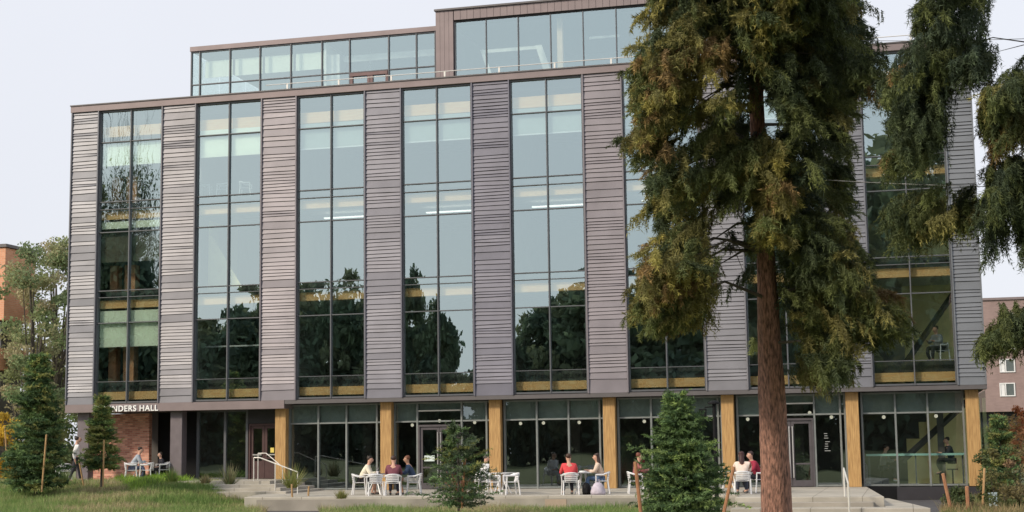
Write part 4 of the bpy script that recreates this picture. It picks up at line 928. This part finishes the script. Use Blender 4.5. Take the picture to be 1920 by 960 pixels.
# red-brown twiggy foot of the sparse conifer
B = dep(862, 948, 46.2); t = thing('twiggy_shrub', 'bare red-brown twigs round the foot of the small sparse conifer', 'shrub', B); mb = MB(); rg = random.Random(9)
for i in range(90):
    a = rg.uniform(0, 6.28); r = rg.uniform(.15, .7); h = rg.uniform(.3, 1.35); mb.tube([(0, 0, 0), (math.cos(a)*r*.4, math.sin(a)*r*.4, h*.6), (math.cos(a)*r, math.sin(a)*r, h)], [.011, .008, .004], 4)
mb.build('twigs', mat('red_twig', (.30, .14, .08), .8, 0, .2), t)

def leaf_cloud(n, centers, radii, size, cols, rg, flat=.0):
    i = rg.integers(0, len(centers), n); d = norm(rg.normal(0, 1, (n, 3))); r = rg.random(n)**.45
    P = centers[i]+d*(r*radii[i])[:, None]*np.array([1, 1, .75])
    a = norm(rg.normal(0, 1, (n, 3))); b = norm(np.cross(a, rg.normal(0, 1, (n, 3)))); s = size*rg.uniform(.5, 1.4, n)[:, None]
    t1 = np.stack([P-a*s, P+b*s*.55, P+a*s], 1); t2 = np.stack([P-a*s, P+a*s, P-b*s*.55], 1)
    c = cols[rg.integers(0, len(cols), len(centers))][i]*rg.uniform(.7, 1.35, (n, 1)); return np.concatenate([t1, t2]), np.concatenate([c, c])
def broadleaf(name, loc, H, R, label, seed, cols, nleaf=9000, size=.12, ncl=40, trunkr=.25, zlo=.35, rcl=.9, cat='tree', group=None, clus=1.):
    rg = np.random.default_rng(seed); t = thing(name, label, cat, loc, 0, group)
    cen = []; mb = MB(); mb.tube([(0, 0, -.3), (.1, 0, H*.25), (0, .1, H*.5), (0, 0, H*.8)], [trunkr, trunkr*.8, trunkr*.55, trunkr*.15], 8)
    for k in range(ncl):
        u = rg.uniform(zlo, 1.); a = rg.uniform(0, 6.28); pr_ = math.sin(math.pi*min(.97, .15+(u-zlo)/(1-zlo)*.82))**.6
        r = R*pr_*rg.uniform(.35, 1.)*clus; c = np.array([math.cos(a)*r, math.sin(a)*r, H*u-rcl*.5]); cen.append(c)
        z0 = H*max(.15, u-.35)*rg.uniform(.6, 1); z0 = min(z0, H*.75)
        md = np.array([c[0]*.5, c[1]*.5, z0+(c[2]-z0)*.4])
        if k % 3 == 0: mb.tube([(0, 0, z0), md, c], [trunkr*.35, trunkr*.2, trunkr*.05], 5, cap=False)
    mb.build('trunk', BARKD, t)
    cen = np.array(cen); tr, cs = leaf_cloud(nleaf, cen, rg.uniform(.6, 1.25, ncl)*rcl, size, np.array(cols), rg)
    tri_mesh('crown', tr, cs, LEAFD, t); return t
def gp(x, y, D, z=None):
    p = dep(x, y, D); p[2] = float(gz(p[0], p[1])) if z is None else z; return p
OL = [(.30, .34, .17), (.36, .36, .20), (.25, .32, .16), (.42, .38, .23), (.21, .27, .14)]
broadleaf('deciduous_tree', gp(98, 850, 84), 14.2, 2.6, 'tall olive-leaved tree with dark limbs right against the left end of the hall', 31, OL, 11000, .10, 54, .32, zlo=.3, rcl=.85)
broadleaf('deciduous_tree', gp(55, 850, 80), 13.2, 2.2, 'tall thin-leaved tree between the brick building and its darker-limbed neighbour', 32, OL, 7500, .10, 40, .22, zlo=.32, rcl=.8)
broadleaf('deciduous_tree', gp(112, 850, 92), 9.5, 2.6, 'lower bushy tree filling the gap beside the mauve corner column', 35, OL, 8000, .12, 34, .2, zlo=.1, rcl=.9)
broadleaf('deciduous_tree', gp(148, 850, 86), 7.5, 2.4, 'bushy tree seen under the left end of the hall behind the corner column', 36, OL, 8000, .13, 34, .2, zlo=.05, rcl=.9)
broadleaf('yellow_shrub', gp(8, 850, 66), 3.4, 1.15, 'golden-yellow autumn shrub at the left edge', 33, [(.62, .42, .05), (.70, .50, .08), (.5, .36, .06)], 5000, .07, 30, .05, zlo=.15, rcl=.42, cat='shrub')
broadleaf('autumn_tree', gp(1908, 850, 70), 3.6, 1.1, 'orange-leaved small tree behind the narrow conifer at the right edge', 34, [(.45, .18, .08), (.5, .25, .12), (.3, .2, .08)], 2600, .07, 24, .05, zlo=.35, rcl=.4)
for i, (x, yb, D, H, R, lab, c_) in enumerate([(1858, 940, 47, 1.7, .55, 'olive shrub right of the rightmost timber column', [(.10, .12, .045), (.16, .15, .06)]), (1905, 950, 48, 2.0, .7, 'tan-tipped shrub in the lower right corner', [(.13, .13, .05), (.24, .19, .10), (.30, .2, .12)]), (1800, 965, 45, .9, .45, 'low leafy shrub between the orange stakes', [(.09, .12, .05), (.14, .15, .06)]),
        (1885, 965, 44, 1.0, .6, 'low ground-hugging shrub by the pale blue utility box', [(.10, .12, .045), (.2, .17, .08)]),]):
    broadleaf('shrub', gp(x, yb, D, z=dep(x, yb, D)[2]-.05), H, R, lab, 60+i, c_, 1500, .05, 16, .02, zlo=.1, rcl=R*.45, cat='shrub')

# ---------------------------------------------------------------- trees behind the camera (seen in the glass)
DG = [(.10, .15, .10), (.15, .20, .125), (.08, .12, .09), (.20, .23, .14)]
def wood_tris(seed, sparse=False):
    rg = np.random.default_rng(seed); cen = []
    for k in range(60):
        u = rg.uniform(.08, 1.); a = rg.uniform(0, 6.28); q = math.sin(math.pi*min(.97, .15+u*.82))**.6; r = 5.2*q*rg.uniform(.35, 1.); cen.append((math.cos(a)*r, math.sin(a)*r, 18*u-1))
    if sparse:
        n = 5200; P = rg.normal(0, 1, (n, 3))*np.array([2.3, 2.3, 3.6])+np.array([0, 0, 10.5]); d = norm(P-np.array([0, 0, 6.])+rg.normal(0, 3, (n, 3))); W_ = norm(np.cross(d, rg.normal(0, 1, (n, 3))))*.022
        t1 = np.stack([P-W_, P+W_, P+d*rg.uniform(.5, 1.5, n)[:, None]], 1); t2, c2 = leaf_cloud(5000, np.array(cen), rg.uniform(.6, 1.3, 60)*1.8, .14, np.array(DG), rg)
        return np.concatenate([t1, t2]), np.concatenate([np.full((n, 3), .05), c2])
    return leaf_cloud(6500, np.array(cen), rg.uniform(.6, 1.25, 60)*1.9, .45, np.array(DG), rg)
def refl(x, ytop, Yt):
    d = ray(x, ytop); Q = CAM+d*(-CAM[1]/d[1]); r = np.array([d[0], -d[1], d[2]]); return Q+r*(Yt/r[1])
WT = []; WC = []; W1, W2, W3 = wood_tris(41), wood_tris(42), wood_tris(43, True)
for i, (x, yt, Yt, wsc) in enumerate([(130, 420, -80, 1.1), (222, 285, -84, -.42), (258, 300, -84, -.42), (170, 300, -82, .6), (235, 440, -80, .6), (300, 500, -82, .7), (330, 560, -86, 1.1), (390, 575, -80, .9), (440, 590, -84, .9), (480, 512, -88, .6), (520, 560, -92, 1), (575, 545, -84, .7), (605, 540, -90, .7), (655, 505, -82, .6), (700, 540, -88, .9), (745, 545, -92, .8), (778, 500, -84, .35), (800, 560, -90, .6), (835, 570, -84, .5), (905, 650, -88, .7), (965, 615, -82, .5), (1005, 588, -86, .6), (1050, 545, -84, .8), (1085, 530, -88, .8), (1140, 500, -82, 1), (1210, 510, -86, 1), (1290, 450, -84, 1.1), (1370, 420, -80, 1.1), (1450, 400, -86, 1.2), (1540, 340, -82, 1.2), (1620, 300, -84, 1.2), (1700, 250, -80, 1.2), (1790, 240, -84, 1.2), (1870, 300, -82, 1.2)]):
    p = refl(x, yt, Yt); T_, C_2 = W3 if wsc < 0 else (W1, W2)[i % 2]; wsc = abs(wsc)
    q = (p[2]+.1)/18.; h = q*wsc if wsc < 1 else wsc*min(1.2, q); a = i*1.3; c_, s_ = math.cos(a), math.sin(a)
    X = T_.copy(); X[..., 0] = (T_[..., 0]*c_-T_[..., 1]*s_)*h+p[0]; X[..., 1] = (T_[..., 0]*s_+T_[..., 1]*c_)*h+p[1]; X[..., 2] = T_[..., 2]*q-.1
    WT.append(X); WC.append(C_2)
wd_ = tri_mesh('woodland', np.concatenate(WT), np.concatenate(WC), LEAFD, None); tag(wd_, 'leafy park wood far behind the photographer, seen only reflected in the glass', 'trees', None, 'stuff')
hd = MB(); rgh = random.Random(2)
leaf_c = np.array([[-70+i*3.1, -97+(i % 2)*2.2, 2.6+rgh.uniform(-.8, 1.2)] for i in range(34)]); rgn2 = np.random.default_rng(8)
tr, cs = leaf_cloud(16000, leaf_c, np.full(34, 3.6), .5, np.array(DG), rgn2)
hg_ = tri_mesh('hedge', tr, cs, LEAFD, None); tag(hg_, 'long dark hedge behind the photographer, seen reflected in the glass', 'hedge')

# ---------------------------------------------------------------- neighbours
bb = thing('brick_building', 'orange brick building with dark window bands at the far left edge', 'building', (0, 0, 0))
Pe = dep(4, 700, 84); xe, ye = Pe[0], Pe[1]
def zb_(y): return dep(20, y, 84)[2]
MB().box(xe-16, xe, ye, ye+3, zb_(598), zb_(460)).build('wall', BRICKO, bb)
MB().box(xe-16, xe-.15, ye-.05, ye+2.8, zb_(693), zb_(652)).build('wall', BRICKO, bb)
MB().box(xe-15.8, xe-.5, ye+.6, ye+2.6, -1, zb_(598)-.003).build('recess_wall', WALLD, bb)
MB().box(xe-16.1, xe+.1, ye-.1, ye+3.1, zb_(459), zb_(453)).build('roof', TRIM, bb)
wm = MB()
for k in range(5): wm.box(xe-.5-k*1.2, xe-.44-k*1.2, ye+.45, ye+.59, zb_(651), zb_(600))
wm.box(xe-15.5, xe-.45, ye+.45, ye+.59, zb_(627), zb_(623)); w1 = wm.build('window', MULL, bb)
MB().quad((xe-15.5, ye+.58, zb_(651)), (xe-.45, ye+.58, zb_(651)), (xe-.45, ye+.58, zb_(600)), (xe-15.5, ye+.58, zb_(600))).build('pane', GLASSG, w1)
ap = thing('apartment_block', 'pinkish-grey apartment block with white framed windows at the right edge', 'building', (0, 0, 0))
Pa = dep(1846, 700, 180); x0a, y0a = Pa[0]-12, Pa[1]
def za_(y): return dep(1885, y, 180)[2]
MB().box(x0a, x0a+60, y0a, y0a+15, za_(772), za_(562)).build('wall', APT, ap)
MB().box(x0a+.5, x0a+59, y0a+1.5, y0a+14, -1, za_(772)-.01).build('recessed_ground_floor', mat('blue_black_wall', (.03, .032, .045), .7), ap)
MB().box(x0a-.2, x0a+60.2, y0a-.2, y0a+15, za_(561.5), za_(557)).build('roof', TRIM2, ap)
for cx_ in (1888, 1955, 2020):
    for yy in (600, 643, 686, 731):
        P = dep(cx_, yy, 180); X = P[0]+(0); 
        Z = za_(yy); wf = MB(); wv_, hv_ = .88, .80
        for (a, b, c, d) in ((-wv_, wv_, hv_-.12, hv_), (-wv_, wv_, -hv_, -hv_+.12), (-wv_, -wv_+.13, -hv_+.121, hv_-.121), (wv_-.13, wv_, -hv_+.121, hv_-.121), (-.25, -.13, -hv_+.121, hv_-.121)): wf.box(X+a, X+b, y0a-.12, y0a-.002, Z+c, Z+d)
        o = wf.build('window', WHITE, ap); MB().box(X-wv_+.13, X+wv_-.13, y0a-.03, y0a-.004, Z-hv_+.12, Z+hv_-.12).build('pane', mat('dim_pane', (.10, .12, .12), .15), o)
        MB().box(X-wv_+.15, X-.3, y0a-.05, y0a-.034, Z-hv_+.12, Z+hv_-.12).build('curtain', WHITE, o)
# screen of far shrubs behind
for i, (x, D, H, R, c_) in enumerate([(20, 90, 6, 3, OL), (-40, 88, 7, 3, OL), (1870, 100, 3.2, 2.4, [(.09, .11, .05), (.13, .12, .06)]), (1925, 95, 3.0, 2.4, [(.12, .12, .05), (.3, .16, .08)])]):
    broadleaf('shrub', gp(x, 850, D), H, R, ('dark bush under the brick building windows', 'broad bush left of the brick building corner', 'green bush below the apartment block, left one', 'russet bush below the apartment block at the photo edge')[i], 80+i, c_, 3500, .12, 26, .06, zlo=.1, rcl=R*.4, cat='shrub')

# ---------------------------------------------------------------- grass
def grass(name, label, poly, n, h, cols, m=GRASSM, cat='grass', wdt=.012, lean=.35, seed=1, zoff=0):
    rg = np.random.default_rng(seed); poly3 = [atZ(x, y, z)[:2] for x, y, z in poly]
    px_ = np.array(poly3); x = rg.uniform(px_[:, 0].min(), px_[:, 0].max(), n*3); y = rg.uniform(px_[:, 1].min(), px_[:, 1].max(), n*3)
    ok = inpoly(x, y, [tuple(p) for p in poly3]); x, y = x[ok][:n], y[ok][:n]; n = len(x); z = gz(x, y)+zoff
    dn = .5+.5*np.sin(x*2.1+np.sin(y*1.7)*2)*np.sin(y*2.6+x*.6); hh = rg.uniform(*h, n)*(.45+.85*dn)
    B = np.stack([x, y, z], -1); a = rg.uniform(0, 6.28, n); W = np.stack([np.cos(a), np.sin(a), 0*a], -1)*wdt*rg.uniform(.7, 1.5, n)[:, None]
    T = B+np.stack([rg.normal(0, lean, n)*hh, rg.normal(0, lean, n)*hh, hh], -1)
    ci = np.clip(((np.sin(x*.9+y*.5)+np.sin(x*2.3-y*1.1))*.25+.5)*len(cols)+rg.normal(0, .9, n), 0, len(cols)-1).astype(int)
    C = np.array(cols)[ci]*rg.uniform(.7, 1.35, (n, 1)); o = tri_mesh(name, np.stack([B-W, B+W, T], 1), C, m, None); o['label'] = label; o['category'] = cat; o['kind'] = 'stuff'; return o
GC = [(.18, .28, .085), (.23, .33, .105), (.29, .35, .135), (.35, .35, .17), (.46, .39, .24)]
grass('meadow_grass', 'tall unmown grass in the planting bed at the left foreground', [(-60, 899, .3), (110, 899, .3), (330, 900, .3), (470, 905, .2), (500, 922, 0), (575, 938, -.3), (490, 950, -.3), (480, 985, -.3), (-80, 985, -.2)], 170000, (.08, .32), GC, seed=2)
grass('meadow_grass', 'shaggy grass strip before the terrace wall between path and dense conifer', [(592, 940, -.5), (700, 936, -.5), (1215, 953, -.5), (1230, 985, -.55), (610, 985, -.5)], 80000, (.08, .34), GC, seed=3)
grass('ground_cover', 'bright lime-green ground cover in front of the brick wall', [(205, 906, .3), (300, 902, .3), (360, 908, .3), (250, 922, .2)], 12000, (.2, .42), [(.22, .38, .05), (.30, .44, .07), (.2, .3, .08)], wdt=.03, seed=4, cat='plants')
grass('ground_cover', 'weedy low plants along the lower right corner', [(1770, 962, -.5), (1800, 945, -.5), (1925, 930, -.5), (1940, 985, -.5), (1760, 985, -.5)], 16000, (.1, .45), [(.16, .19, .07), (.22, .21, .09), (.34, .26, .14)], wdt=.02, seed=5, cat='plants')
grass('lawn_grass', 'short lawn along the bottom edge', [(-80, 953, -.2), (500, 958, -.3), (500, 1000, -.3), (-80, 1000, -.3)], 40000, (.03, .12), [(.20, .22, .08), (.28, .25, .11)], seed=6)
def spiky(x, yb, D, h, label, cols, seed, n=160):
    rg = np.random.default_rng(seed); B = dep(x, yb, D); a = rg.uniform(0, 6.28, n); el = rg.uniform(.5, 1.5, n); L = h*rg.uniform(.5, 1.1, n)
    r0 = rg.uniform(0, .18, n); P = np.stack([np.cos(a)*r0, np.sin(a)*r0, 0*a], -1); d = np.stack([np.cos(a)*np.cos(el), np.sin(a)*np.cos(el), np.sin(el)], -1)
    W = np.stack([-np.sin(a), np.cos(a), 0*a], -1)*.018; tr = np.stack([P-W, P+W, P+d*L[:, None]], 1); C = np.array(cols)[rg.integers(0, len(cols), n)]
    o = tri_mesh('grassy_plant', tr, C, GRASSM, None); o.location = tuple(float(v) for v in B); tag(o, label, 'plant')
spiky(431, 908, 57, .85, 'spiky small plant in front of the entrance glass', [(.16, .20, .10), (.26, .24, .14)], 1)
spiky(547, 915, 54, .95, 'yellow-green tufted plant beside the handrail', [(.26, .30, .09), (.34, .33, .12)], 2)
spiky(120, 905, 59, .6, 'small grassy plant at the foot of the big left conifer', [(.16, .22, .09)], 3)
spiky(322, 903, 57, .6, 'leafy tuft before the mauve steel column', [(.16, .26, .07), (.24, .28, .09)], 4)
spiky(385, 906, 57, .4, 'low tuft between the mauve column and the spiky plant', [(.18, .2, .1), (.3, .24, .14)], 5)
spiky(640, 935, 51, .35, 'dry yellow tuft at the left end of the terrace edge', [(.34, .30, .12), (.26, .28, .1)], 6)
